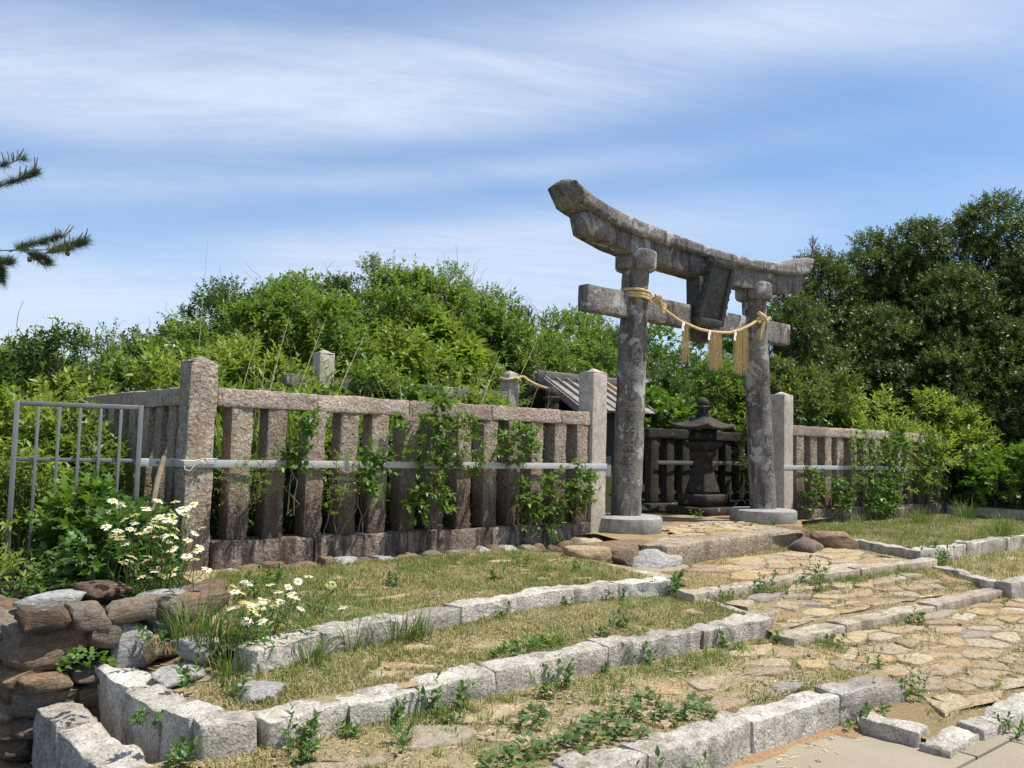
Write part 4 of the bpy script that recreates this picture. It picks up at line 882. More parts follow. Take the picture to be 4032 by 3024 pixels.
# ------------------------------------------------------------------ foliage helpers
OVAL = (np.array([(0, 0, 0), (.42, .5, .10), (.42, -.5, .10), (1, 0, -.12), (.5, 0, -.02)]), np.array([[0, 1, 4], [1, 3, 4], [3, 2, 4], [2, 0, 4]]))
QUAD = (np.array([(0, 0, 0), (.45, .5, .06), (1, 0, -.08), (.45, -.5, .06)]), np.array([[0, 1, 2, 3]]))
HEART = (np.array([(0, 0, 0), (-.08, .28, .02), (.25, .5, .05), (.65, .3, 0), (1, 0, -.1), (.65, -.3, 0), (.25, -.5, .05), (-.08, -.28, .02), (.35, 0, -.02)]), np.array([[0, 1, 8], [1, 2, 8], [2, 3, 8], [3, 4, 8], [4, 5, 8], [5, 6, 8], [6, 7, 8], [7, 0, 8]]))
_l = [(0, 0, 0), (.05, .30, .0), (.30, .50, .04), (.38, .26, .02), (.72, .42, 0), (.70, .15, .0), (1, 0, -.10), (.70, -.15, .0), (.72, -.42, 0), (.38, -.26, .02), (.30, -.50, .04), (.05, -.30, 0), (.4, 0, -.03)]
LOBED = (np.array(_l), np.array([[k, k + 1, 12] for k in range(11)] + [[11, 0, 12]]))
def leaves(mb, P, D, L, W, tpl=OVAL, droop=.0, up=None, roll=.35, rng=RNG):
    """place one leaf per row of P along D; normals lean upwards"""
    P = np.asarray(P, float); D = nrm(D); n = len(P)
    if n == 0: return
    u = np.array([0, 0, 1.]) if up is None else up
    U = u + rng.normal(size=(n, 3)) * roll; Nn = nrm(U - D * np.sum(U * D, 1, keepdims=True)); S = np.cross(Nn, D)
    L = np.broadcast_to(L, (n,)); W = np.broadcast_to(W, (n,)); T, F = tpl; k = len(T)
    V = P[:, None] + D[:, None] * (T[None, :, 0:1] * L[:, None, None]) + S[:, None] * (T[None, :, 1:2] * W[:, None, None]) + Nn[:, None] * ((T[None, :, 2] - droop * T[None, :, 0] ** 2)[:, :, None] * L[:, None, None])
    mb.add(V.reshape(-1, 3), (F[None] + (np.arange(n) * k)[:, None, None]).reshape(-1, F.shape[1]))
def twigs(lb, sb, P, D, TL, nl, L, W, tpl, rng, droop=.15, t0=.15, stem_r=.0025):
    """a twig per row with nl leaves set spirally along it"""
    n = len(P); P = np.asarray(P); D = nrm(D); TL = np.broadcast_to(TL, (n,))
    A = nrm(np.cross(D, np.array([.3, .2, 1.]) + rng.normal(size=(n, 3)) * .2)); B = np.cross(D, A)
    t = np.linspace(t0, 1, nl)[None, :] + rng.normal(size=(n, nl)) * .03; ph = np.arange(nl)[None, :] * 2.4 + rng.uniform(0, 6.28, (n, 1))
    pos = P[:, None] + D[:, None] * (t * TL[:, None])[..., None]; pos[..., 2] -= (t ** 2 * TL[:, None]) * .12
    perp = A[:, None] * np.cos(ph)[..., None] + B[:, None] * np.sin(ph)[..., None]
    dirn = D[:, None] * (.35 + .5 * t[..., None]) + perp * (1.05 - .5 * t[..., None]); dirn[..., 2] += .05
    m = n * nl; sz = rng.uniform(.7, 1.2, m) * (1.1 - .35 * np.clip(t, 0, 1).ravel())
    leaves(lb, pos.reshape(-1, 3), dirn.reshape(-1, 3), L * sz, W * sz, tpl, droop, rng=rng)
    if sb is not None:
        w = A * stem_r; e = P + D * TL[:, None]; e[:, 2] -= TL * .12
        V = np.stack([P - w, P + w, P - B * stem_r, e], 1); F = np.array([[0, 1, 3], [1, 2, 3], [2, 0, 3]])
        sb.add(V.reshape(-1, 3), (F[None] + (np.arange(n) * 4)[:, None, None]).reshape(-1, 3))
def limb(sb, a, b, r0, r1, rng, n=6, k=5, wob=.06):
    a, b = np.asarray(a, float), np.asarray(b, float); t = np.linspace(0, 1, n)[:, None]; P = a + (b - a) * t
    P[1:-1] += rng.normal(size=(n - 2, 3)) * np.linalg.norm(b - a) * wob; V, F = sweep(P, np.linspace(r0, r1, n), k, False); sb.add(V, F); return P

KIND = {  # material, leaf length, width, template, leaves per twig, twig length, twigs per m2, shoots
    'lime': ('l_lime', .135, .060, OVAL, 10, .34, 66, 6), 'mid': ('l_mid', .122, .054, OVAL, 11, .33, 74, 5), 'dark': ('l_dark', .088, .042, OVAL, 13, .30, 86, 4),
    'pale': ('l_pale', .080, .036, OVAL, 12, .34, 52, 6), 'bright': ('l_bright', .075, .042, OVAL, 12, .26, 96, 3), 'big': ('l_lime', .30, .12, OVAL, 7, .28, 30, 2),
    'twig': ('l_mid', .075, .036, OVAL, 11, .30, 84, 7), 'maple': ('l_vine', .14, .13, LOBED, 8, .32, 46, 3), 'gloss': ('l_mid', .15, .05, OVAL, 10, .28, 66, 4),
    'rust': ('l_rust', .115, .052, OVAL, 10, .30, 70, 4), 'shoot': ('l_lime', .17, .055, OVAL, 11, .38, 42, 6), 'vine': ('l_vine', .095, .07, HEART, 9, .28, 60, 3)}
def shrub(name, label, x, y, zg, zt, rx, kind, seed, group=None, ry=None, cat='shrub', vis=2.1):
    mat, L, W, tpl, nl, tl, dens, nsh = KIND[kind]; g = np.random.default_rng(seed); ry = ry or rx
    root = thing(name, label, cat, (x, y, zg), 0, group); H = zt - zg; base = max(0.0, H - vis); Hc = H - base
    lb, sb = MB(), MB(); area = 2.2 * (rx + ry) * (Hc + .5 * rx); n = int(np.clip(area * dens, 50, 760))
    nb = max(5, int(n / 45)); cen = []
    for k in range(nb):     # leafy boughs
        a = k * 2.4 + g.uniform(-.4, .4); f = math.sqrt((k + .5) / nb); h = base + Hc * (.90 - .55 * f * f + g.uniform(-.16, .10)) if k % 3 else base + Hc * g.uniform(.15, .6)
        cen.append((math.cos(a) * f * rx * .85, math.sin(a) * f * ry * .85, max(h - .12, .12)))
    cen = np.array(cen); rb = .36 * max(rx, .25) + .05
    for c in cen: limb(sb, (c[0] * .15, c[1] * .15, 0), c, .012 + .004 * H, .005, g)
    ci = g.integers(0, nb, n); d = nrm(g.normal(size=(n, 3)) + (0, 0, .65)); f = g.uniform(.35, 1, n) ** .6
    P = cen[ci] + d * (f * rb)[:, None] * [1, 1, .8]; P[:, 2] = np.clip(P[:, 2], .05, H)
    D = d * .8 + nrm(P - [0, 0, base + Hc * .4]) * .5 + (0, 0, .45) + g.normal(size=(n, 3)) * .25
    twigs(lb, sb, P, D, tl * g.uniform(.6, 1.2, n), nl, L, W, tpl, g)
    k = nsh                 # long shoots that break the outline
    if k:
        a = g.uniform(0, 6.28, k); f = np.sqrt(g.uniform(0, 1, k)) * .75; P = np.stack([np.cos(a) * f * rx, np.sin(a) * f * ry, base + Hc * (.80 - .25 * f)], 1); D = g.normal(size=(k, 3)) * .22 + (0, 0, 1)
        twigs(lb, sb, P, D, (H * .22 + .10) * g.uniform(.7, 1.15, k), nl + 6, L * .9, W * .9, tpl, g, t0=.05, stem_r=.004)
    if kind in ('mid', 'lime', 'dark', 'twig'):
        for _ in range(10 if kind == 'twig' else 3): a = g.uniform(0, 6.28); limb(sb, (math.cos(a) * rx * .4, math.sin(a) * ry * .4, H * .7), (math.cos(a) * rx * 1.1, math.sin(a) * ry, H * g.uniform(.95, 1.1)), .006, .002, g)
    lb.build('foliage', M[mat], root); sb.build('stems', M['bark'], root); return root

SH = [
 (-0.54, 5.0, 2.85, .46, 'lime', 'pale green bush cut by the left edge below the pine'), (-0.31, 4.0, 3.02, .42, 'dark', 'dark elder bush with cream flower heads near the left edge'),
 (0.95, 6.0, 3.40, .50, 'pale', 'airy small-leaved bush against the sky, left part'), (-0.04, 3.5, 2.49, .53, 'lime', 'lime green bush above the far end of the side fence'),
 (1.17, 4.8, 3.02, .47, 'mid', 'leafy bush left of the tall thin stalk'), (-0.84, 2.2, 2.02, .49, 'lime', 'low lime bush behind the top of the steel gate'),
 (-0.40, 1.9, 2.10, .36, 'mid', 'low bush just above the sloping side fence rail'), (1.88, 5.0, 3.60, .40, 'mid', 'spiky bush right of the tall thin stalk'),
 (2.70, 5.0, 4.05, .49, 'mid', 'bush with upright shoots on the left shoulder of the mound'), (3.71, 5.6, 4.43, .53, 'mid', 'broad bush on the rising left side of the mound'),
 (5.04, 6.5, 5.01, .38, 'dark', 'dark columnar bush left of the mound top'), (6.12, 7.0, 5.45, .41, 'pale', 'airy tall bush at the highest point of the mound'),
 (6.44, 6.6, 5.22, .90, 'mid', 'big round bush forming the top of the mound'), (7.32, 6.6, 5.30, .70, 'twig', 'twiggy bush with bare ends on the mound top'),
 (8.48, 7.0, 5.08, .59, 'twig', 'twiggy bush on the right shoulder of the mound'), (3.42, 4.3, 3.72, .80, 'mid', 'wide dense bush in the middle of the green mound'),
 (2.03, 3.7, 3.15, .62, 'lime', 'yellow green bush behind the corner post'), (4.42, 4.2, 3.48, .72, 'lime', 'yellow green bush in the middle of the mound'),
 (6.10, 4.6, 4.04, .60, 'big', 'young tree with very large yellow leaves in a whorl'), (4.74, 3.7, 3.13, .60, 'bright', 'bright fresh green small-leaved bush above the grey post'),
 (5.95, 3.9, 3.24, .64, 'mid', 'bush behind the straw-wrapped post'), (10.29, 8.0, 5.17, .49, 'dark', 'small dark bush in the dip right of the mound'),
 (11.43, 7.5, 5.14, .94, 'mid', 'dense green bush left of the torii beam end'), (13.32, 8.0, 5.18, .78, 'mid', 'green bush seen just left of the left torii pillar'),
 (8.69, 5.5, 3.87, .79, 'mid', 'green bush behind the left end of the hut ridge'), (10.24, 5.6, 3.90, .74, 'mid', 'green bush behind the hut roof and gate post'),
 (0.77, 2.6, 2.61, .45, 'lime', 'lime bush left behind the corner post'), (1.74, 2.2, 2.46, .48, 'mid', 'bush above the front rail right of the corner post'),
 (2.95, 2.4, 2.50, .30, 'vine', 'vine tangle climbing over the buried grey post'), (3.78, 2.0, 2.36, .40, 'vine', 'vine tangle above the middle of the front rail'),
 (4.45, 1.2, 2.30, .16, 'lime', 'small leafy sprig by the tall straw stalks'), (0.93, 1.6, 2.36, .29, 'lime', 'small lime bush behind the corner post cap'),
 (15.32, 7.5, 5.07, 1.06, 'maple', 'maple-leaved tree right of the left torii pillar'), (18.49, 8.0, 6.0, 1.17, 'maple', 'loose tree behind the torii tablet with sky gaps'),
 (12.58, 3.6, 3.57, .68, 'gloss', 'glossy-leaved bush beside the right torii pillar'), (10.06, 3.4, 2.94, .66, 'maple', 'lobed-leaf bush hanging over the fence behind the lantern'),
 (14.09, 5.5, 4.11, .89, 'dark', 'dark bush under the straw tassels'), (10.88, 1.06, 3.50, .66, 'rust', 'reddish green bush right of the right torii pillar'),
 (12.01, 1.00, 3.36, .62, 'rust', 'reddish green bush further right, under the dark trees'), (12.20, .45, 2.92, .46, 'shoot', 'long-leaved upright shoot above the right fence'),
 (13.55, .60, 2.74, .74, 'lime', 'yellow green bush above the end of the right fence'), (15.10, .25, 3.14, .69, 'lime', 'bright yellow green bush before the dark trees'),
 (14.95, -.92, 2.17, .62, 'maple', 'maple-leaved bush over the low stone railing'), (15.4, -.5, 2.18, .50, 'mid', 'bush in the gap right of the fence end'),
 (15.1, -1.9, 2.37, .50, 'maple', 'maple-leaved bush at the right edge')]
for k, (x, y, zt, r, kd, lab) in enumerate(SH):
    zg = (float(hill(x, y)) - .05 if x < 14.2 else .2); vis = 2.1 if x < 9 else 2.6
    shrub('young_tree' if kd == 'big' or 'tree' in lab.split()[:2] else 'shrub', lab, x, y, zg, zt - .12, r * 1.12, kd, 500 + k, 'shrubs round the shrine', vis=vis if x < 14 else 9)
# extra undergrowth between the bushes so the slope reads as one thicket: further plants, same kinds
FILL = [(2.45, 2.35, 2.72, .36, 'lime'), (3.35, 2.45, 2.72, .38, 'mid'), (4.1, 2.5, 2.66, .38, 'vine'), (4.75, 2.4, 2.72, .36, 'lime'), (5.4, 2.6, 2.62, .30, 'vine'), (2.05, 1.3, 2.22, .36, 'mid'), (2.9, 1.3, 2.18, .36, 'lime'), (3.6, 1.25, 2.2, .34, 'mid'), (1.5, 1.1, 2.25, .3, 'lime'), (-1.9, 3.2, 2.5, .7, 'mid'), (-2.4, 1.6, 1.7, .6, 'lime'), (-1.6, 5.5, 2.6, .8, 'mid'), (.2, 5.6, 2.7, .6, 'mid'), (1.9, 6.6, 3.4, .8, 'dark'), (3.2, 7.0, 4.2, .9, 'dark'), (4.6, 7.4, 4.7, .9, 'mid'), (5.3, 5.2, 4.3, .7, 'mid'), (7.2, 5.2, 4.4, .8, 'mid'), (7.6, 4.9, 3.7, .6, 'dark'),
        (9.4, 6.6, 4.0, .9, 'mid'), (12.2, 6.2, 4.5, .9, 'dark'), (11.4, 4.6, 3.6, .8, 'dark'), (8.9, 8.6, 4.5, .9, 'dark'), (16.6, 6.4, 4.2, 1.0, 'dark'), (.5, 7.6, 2.9, .9, 'mid'), (2.7, 3.4, 2.7, .45, 'mid'), (5.3, 3.3, 2.7, .45, 'lime'), (1.2, 3.2, 2.6, .45, 'mid'), (13.2, 2.6, 2.3, .7, 'mid'), (11.6, 1.4, 2.2, .5, 'mid'), (12.7, .9, 2.25, .4, 'lime')]
FL = ['lime plant against the left half of the buried rail', 'plant covering the buried rail right of its post', 'vine covering the middle of the buried rail', 'lime plant covering the right part of the buried rail', 'vine below the straw-wrapped post', 'low plant above the front rail near its first joint', 'low lime plant above the middle of the front rail', 'low plant above the front rail near the thick vine', 'lime sprigs above the front rail near the corner post', 'bush left of the elder, half cut by the frame', 'low bush outside the gate at the left edge', 'bush far left behind the elder', 'bush between the elder and the airy bush', 'dark bush behind the airy one on the left', 'dark bush behind the left shoulder of the mound', 'bush behind the dark columnar one', 'bush below the dark columnar one', 'bush below the twiggy mound top', 'dark bush under the big-leaved young tree',
      'bush filling the dip right of the mound', 'dark bush behind the left torii pillar foot of the sky', 'dark bush behind the hut and lantern', 'dark bush behind the right shoulder of the mound', 'dark bush between the torii pillars further back', 'bush at the left horizon behind the lime ones', 'bush beside the buried grey post', 'lime bush left of the straw-wrapped post', 'bush low behind the corner post', 'bush behind the right fence near its post', 'low bush just behind the right gate post', 'lime sprigs over the right fence rail']
for k, ((x, y, zt, r, kd), lab) in enumerate(zip(FILL, FL)):
    shrub('shrub', lab, x, y, float(hill(x, y)) - .05, zt - .1, r * 1.1, kd, 700 + k, 'shrubs round the shrine', vis=2.0)

for k, (x, r, zt, lab) in enumerate([(.55, .30, 1.55, 'undergrowth showing between the first pickets of the left fence'), (1.2, .34, 1.75, 'undergrowth behind the second and third pickets'), (1.85, .34, 1.6, 'undergrowth behind the fifth picket'), (2.5, .34, 1.8, 'undergrowth behind the thick vine'), (3.15, .34, 1.65, 'undergrowth behind the middle pickets'), (3.8, .34, 1.75, 'undergrowth behind the right pickets of the left fence'), (4.4, .30, 1.6, 'undergrowth behind the last picket by the gate post'), (9.7, .36, 1.6, 'undergrowth behind the first pickets of the right fence'), (10.6, .4, 1.7, 'undergrowth behind the middle of the right fence'), (11.6, .4, 1.6, 'undergrowth behind the tall vines of the right fence'), (12.6, .4, 1.7, 'undergrowth behind the far part of the right fence')]):
    shrub('shrub', lab, x, .62, .45, zt, r, 'dark', 800 + k, 'undergrowth behind the fences', ry=.26)
# big evergreen trees at the right
def tree(label, x, y, zg, zt, r, seed, mat='l_tree', low=.12):
    g = np.random.default_rng(seed); root = thing('evergreen_tree', label, 'tree', (x, y, zg), 0, 'evergreen trees at the right'); H = zt - zg; tb, lm, lb, sb = MB(), MB(), MB(), MB()
    P = limb(tb, (0, 0, -.2), (g.normal() * .2, g.normal() * .2, H * .72), .11 + .008 * H, .03, g, 9, 8, .03)
    n = int(11 + 5 * H); cs = []
    for k in range(n):
        h = low + (1 - low) * (k + .6) / n; w = (1.12 - .95 * max(0, h - .45) / .55 * .75) * (0.8 + .2 * min(1, h / .3)); a = k * 2.4 + g.uniform(-.5, .5); f = g.uniform(.45, 1.0) * w * (1 if k < n - 3 else .25)
        c = np.array([math.cos(a) * f * r, math.sin(a) * f * r, H * h - .25]); cs.append(c)
        i = min(8, int(h * 8)); limb(lm, P[max(0, i - 2)], c, .035, .010, g, 6, 5, .07)
    for c in cs:
        R = r * g.uniform(.30, .50); m = int(66 * (R / .45) ** 1.4) + 26; d = nrm(g.normal(size=(m, 3)) + (0, 0, .9)); f = g.uniform(.4, 1, m) ** .5
        Q = c + d * (f * R)[:, None] * [1, 1, .72]; D = d + (0, 0, .35) + g.normal(size=(m, 3)) * .3
        twigs(lb, sb, Q, D, .30 * g.uniform(.6, 1.2, m), 12, .088, .040, QUAD, g, .15)
    tb.build('trunk', M['bark'], root, True); lm.build('limbs', M['bark'], root, True); lb.build('crown', M[mat], root); sb.build('twigs', M['bark'], root); return root
TRS = [(13.87, 2.72, 4.75, .98, 'small evergreen whose edge touches the right beam end'), (15.90, 3.45, 6.12, 1.40, 'evergreen under the purple dead tip'), (17.97, 2.93, 6.85, 1.28, 'evergreen with rounded top, second highest step of the skyline'), (18.20, 2.05, 7.08, 1.30, 'evergreen in the middle of the right skyline'),
       (19.50, .89, 7.55, 1.72, 'tallest evergreen near the right edge'), (17.38, .92, 5.6, 1.37, 'evergreen in front of the tall right ones'), (15.95, 1.84, 4.7, 1.25, 'lower evergreen behind the right bushes'), (18.79, -.33, 6.1, 1.37, 'evergreen cut by the right picture edge'),
       (16.42, .75, 4.04, 1.15, 'low dark evergreen above the lime bushes'), (17.47, -.17, 4.27, 1.2, 'low dark evergreen at the right edge'), (20.5, 4.4, 6.3, 1.6, 'evergreen far back between the tall ones'), (21.0, -.8, 7.4, 1.8, 'evergreen far back at the right edge')]
for k, (x, y, zt, r, lab) in enumerate(TRS): tree(lab, x, y, .15, zt, r * 1.12, 900 + k)
# dead purple conifer tip on the skyline
g = np.random.default_rng(77); pt = thing('conifer_top', 'purplish dead conifer tip on the skyline right of the torii', 'tree', (16.0, 3.6, 0.1)); lb, sb = MB(), MB(); limb(sb, (0, 0, 0), (0, 0, 6.65), .07, .01, g, 8, 6, .01)
for k in range(26):
    a = k * 2.4; z = 5.75 + .85 * k / 26; d = np.array([math.cos(a) * .6, math.sin(a) * .6, .9]); twigs(lb, sb, np.array([[0, 0, z]]), d[None], .42 * (1.1 - .75 * k / 26), 26, .05, .016, QUAD, g)
lb.build('needles', M['l_purple'], pt); sb.build('trunk', M['bark'], pt, True)

# pine at the left, its trunk outside the picture
PO = np.array([-1.19, 1.94, 3.245]); rgt = np.array([.758, -.652, .025]); upv = np.array([-.05, -.03, 1.0]); fwd = np.array([.65, .757, 0])
PR = PO - rgt * 1.9; PR[2] = .35
pine = thing('pine_tree', 'pine with two needle branches reaching in from the left edge', 'tree', tuple(PR)); g = np.random.default_rng(21)
def pp(a, b, c=0): return PO + rgt * a * .00431 + upv * b * .00431 + fwd * c - PR
q = MB(); limb(q, (0, 0, -.3), (.1, .1, 5.2), .15, .05, g, 9, 9, .012); q.build('trunk', M['bark'], pine, True)
BR = [[(-430, -20), (-200, -8), (-60, -3), (0, -2), (60, -3), (106, -4), (140, -4), (172, -6)], [(95, -4), (125, 5), (150, 12), (182, 20)], [(20, 0), (50, 14), (90, 26), (127, 38)], [(-60, -10), (-10, -20), (12, -26), (34, -27)], [(-20, -12), (-4, -34), (2, -58)], [(60, -3), (80, -12), (92, -20)],
      [(-430, 90), (-200, 140), (-60, 160), (-10, 172), (30, 180), (62, 190)], [(-60, 135), (-10, 142), (30, 152), (78, 172)]]
nb_, tb_ = MB(), MB()
for bi, b in enumerate(BR):
    P = spline([pp(x, y, (bi % 3 - 1) * .03 * k) for k, (x, y) in enumerate(b)], 24); V, F = sweep(P, np.linspace(.016 if bi in (0, 6) else .008, .004, 24), 5); tb_.add(V, F)
    T = np.gradient(P, axis=0); T = nrm(T); i = 4
    while i < 24:
        if P[i] @ rgt + PR @ rgt > PO @ rgt - .5:
            m = int(g.uniform(90, 190)) + (60 if i > 20 else 0); ax = nrm(T[i] * .8 + g.normal(size=3) * .35 + (0, 0, .7)); d = nrm(g.normal(size=(m, 3)) * .7 + ax); L = g.uniform(.05, .115, m); a = P[i] + g.normal(size=(m, 3)) * .012 + T[i] * g.uniform(-.03, .03, (m, 1)); w = nrm(np.cross(d, g.normal(size=(m, 3)))) * .0016
            e = a + d * L[:, None]; e[:, 2] -= .012; V = np.stack([a - w, a + w, e], 1).reshape(-1, 3); nb_.add(V, np.arange(m * 3).reshape(-1, 3))
        i += int(g.choice([1, 1, 2, 3]))
    if bi in (0, 1, 2, 6, 7):
        for _ in range(6):
            c = P[-1] - T[-1] * g.uniform(0, .22); e = c + np.array([g.normal() * .03, g.normal() * .03, g.uniform(.05, .14)]) + T[-1] * .03; cq = MB(); V, F = sweep([c, (c + e) / 2 + .004, e], [.007, .006, .004], 5); cq.add(V, F); cq.build('candle_shoot', M['twig'], pine, True)
tb_.build('branches', M['bark'], pine, True); nb_.build('needles', M['needle'], pine)
for x, y in ((137, 8), (145, -3), (64, -17), (92, -22)):
    V, F = rock((.045, .045, .055), x, 3, .2, .1, 4); cq = MB(); cq.add(V, F); cq.build('cone', M['bark'], pine, True, tuple(pp(x, y)))

# elder flower heads
def umbel(label, p, r, stem=.5):
    u = thing('flower_head', label, 'flower', p); g = np.random.default_rng(int(p[0] * 100) % 97 + 3); q = MB(); n = 60
    a = g.uniform(0, 6.28, n); f = np.sqrt(g.uniform(0, 1, n)) * r; C = np.stack([np.cos(a) * f, np.sin(a) * f, .012 + .02 * (1 - (f / r) ** 2) + g.normal(size=n) * .003], 1)
    leaves(q, C - [.012, 0, 0], np.tile([1., 0, 0], (n, 1)) + g.normal(size=(n, 3)) * .1, .026, .026, QUAD, rng=g); q.build('florets', M['umbel'], u); q = MB()
    limb(q, (0, 0, -stem), (0, 0, 0), .004, .003, g, 4, 4, .02); q.build('stalk', M['stem'], u)
umbel('cream flower head highest on the elder bush', (-.30, 3.85, 2.90), .10); umbel('cream flower head on the left side of the elder bush', (-.50, 3.7, 2.76), .08); umbel('cream flower head low on the elder by the pine', (-.12, 3.6, 2.82), .07)
umbel('flat cream flower head over the bush left of the tall stalk', (1.16, 3.6, 3.0), .10); umbel('yellowish flower head on the lime bush', (.55, 3.3, 2.68), .08); umbel('white flower head above the front rail near the hut', (4.6, 1.9, 2.42), .09); umbel('cream flower head left of the tall thin stalk', (.95, 3.5, 2.66), .08)

# tall dry stalks
STK = [((1.46, 4.0, 2.2), (1.56, 4.1, 4.20), 'very tall thin grass stalk rising into the sky on the left'), ((.70, 1.0, 1.5), (1.0, 1.1, 2.64), 'dry stalk just right of the corner post cap'), ((1.08, 1.2, 1.5), (1.42, 1.3, 2.85), 'second leaning dry stalk from the corner post'), ((1.38, 1.3, 1.5), (1.92, 1.4, 2.94), 'thick leaning dry stalk right of the corner post'),
       ((1.65, 1.0, 1.5), (2.25, 1.1, 2.77), 'leaning dry stalk crossing before the buried grey post'), ((3.75, .7, 1.5), (4.56, .8, 2.90), 'longest leaning straw stalk by the hut roof'), ((3.88, .6, 1.5), (4.71, .7, 2.53), 'leaning straw stalk ending on the hut roof'), ((4.1, .6, 1.5), (4.63, .7, 2.58), 'straw stalk leaning beside the lantern top'), ((4.25, .6, 1.5), (4.76, .7, 2.18), 'short straw stalk left of the gate post'),
       ((.85, .7, 1.5), (.95, .8, 2.38), 'short upright straw near the corner post'), ((3.55, .9, 1.5), (4.12, 1.0, 2.67), 'straw stalk left of the straw-wrapped post'), ((4.50, .55, 1.5), (4.62, .6, 2.45), 'upright straw beside the left gate post')]
for a, b, lab in STK:
    q = MB(); g = np.random.default_rng(int(a[0] * 100)); a, b = np.array(a), np.array(b); P = np.stack([a + (b - a) * t + (0, 0, .05 * math.sin(t * 3)) for t in np.linspace(0, 1, 8)]) - a; V, F = sweep(P, np.linspace(.0055, .002, 8), 4); q.add(V, F)
    o = q.build('dry_stalk', M['straw'], None, True, tuple(a)); tag(o, lab, 'stalk', 'dry stalks behind the front fence')

# grass blades: tufts as things, lawn as stuff
def blades(mb, P, H, W, bend, az, rng):
    n = len(P); d = np.stack([np.cos(az), np.sin(az), np.zeros(n)], 1); s = np.stack([-np.sin(az), np.cos(az), np.zeros(n)], 1) * (W / 2)[:, None]; z = np.array([0, 0, 1.])
    p1 = P + d * (bend * H * .25)[:, None] + z * (H * .55)[:, None]; p2 = P + d * (bend * H * .9)[:, None] + z * (H * np.maximum(1 - .35 * bend, .25))[:, None]
    V = np.stack([P - s, P + s, p1 + s * .8, p1 - s * .8, p2], 1).reshape(-1, 3); k = np.arange(n)[:, None] * 5; mb.add(V, [k + [[0, 1, 2, 3]], k + [[3, 2, 4]]])
def tuft(label, x, y, z, H, n, r, mat='blade', w=.007, group='tufts of long grass', lean=.5):
    g = np.random.default_rng(abs(int(x * 131 + y * 77))); q = MB(); a = g.uniform(0, 6.28, n); f = np.sqrt(g.uniform(0, 1, n)) * r
    # three-segment arching blades
    az = a + g.normal(size=n) * .5; Hh = H * g.uniform(.45, 1.1, n); bend = np.clip(g.normal(lean, .25, n), .1, 1.2); s = np.linspace(0, 1, 6); c = np.stack([np.cos(a) * f, np.sin(a) * f, np.full(n, -.02)], 1); d = np.stack([np.cos(az), np.sin(az), 0 * az], 1)
    pts = c[:, None] + d[:, None] * (bend * Hh)[:, None, None] * (s ** 2)[None, :, None]; pts[..., 2] += Hh[:, None] * (s[None] - .45 * bend[:, None] * s[None] ** 3)
    sd_ = np.stack([-np.sin(az), np.cos(az), 0 * az], 1)[:, None] * (w * (1 - s ** 2 * .9) / 2)[None, :, None]
    V = np.stack([pts - sd_, pts + sd_], 2).reshape(n, -1, 3); i = np.arange(5); F = np.stack([2 * i, 2 * i + 1, 2 * i + 3, 2 * i + 2], 1)
    q.add(V.reshape(-1, 3), (F[None] + (np.arange(n) * 12)[:, None, None]).reshape(-1, 4)); o = q.build('grass_tuft', M[mat], None, False, (x, y, z)); return tag(o, label, 'grass tuft', group)
TU = [(-.86, -2.40, 1.5, 'biggest long grass tuft, right of the grey boulder'), (-.74, -2.48, 1.1, 'long grass tuft at the end of the curved kerb'), (-.80, -2.78, 1.0, 'grass tuft in front of the broken kerb piece'), (.03, -2.62, 1.0, 'grass tuft against the second block of the curved kerb'), (.36, -2.60, 1.15, 'grass tuft at the kerb joint, middle of three'), (.50, -2.62, .95, 'grass tuft at the curved kerb, right of three'), (-.32, -2.76, .9, 'small grass tuft at the first curved kerb joint'),
      (13.5, -.78, 2.0, 'tall grass clump before the low railing'), (11.6, -.86, 1.6, 'grass clump at the foot of the right fence'), (11.58, -2.07, 1.5, 'grass clump right of the lawn centre'), (10.6, -2.42, 1.7, 'grass clump overhanging the upper right kerb'), (12.2, -.42, 1.5, 'grass clump under the right fence bushes'), (10.6, -.30, 1.2, 'grass at the right fence plinth')]
for x, y, s, lab in TU: tuft(lab, x, y, h0(x, y), .27 * s, int(60 * s), .09 * s)
for k, (x, y, z, H, n, lab) in enumerate([(2.55, 1.1, 1.35, 1.25, 60, 'broad-bladed grass clump behind the middle of the front rail'), (3.3, .9, 1.3, 1.0, 50, 'broad-bladed grass above the front rail, right half'), (.62, .6, 1.3, 1.05, 30, 'broad grass blades right of the corner post'), (1.3, .7, 1.3, .95, 40, 'broad grass blades above the first rail joint'), (3.9, 1.0, 1.3, 1.05, 70, 'dense grass left of the hut'), (10.0, .5, 1.25, 1.1, 140, 'pampas-like grass behind the right gate post'), (11.5, .9, 1.2, 1.0, 110, 'grass above the right fence rail')]):
    tuft(lab, x, y, z, H, n, .32, 'blade', .020, 'broad-bladed grass behind the fences', .45)
for k, (x, y, H, lab) in enumerate([(-1.0, .9, 1.0, 'grass behind the middle of the steel gate'), (-1.45, .8, .9, 'grass left behind the steel gate'), (-.5, 1.0, 1.0, 'grass between the steel gate and side fence')]): tuft(lab, x, y, .5, H, 60, .3, 'blade', .018, 'grass by the gate', .5)

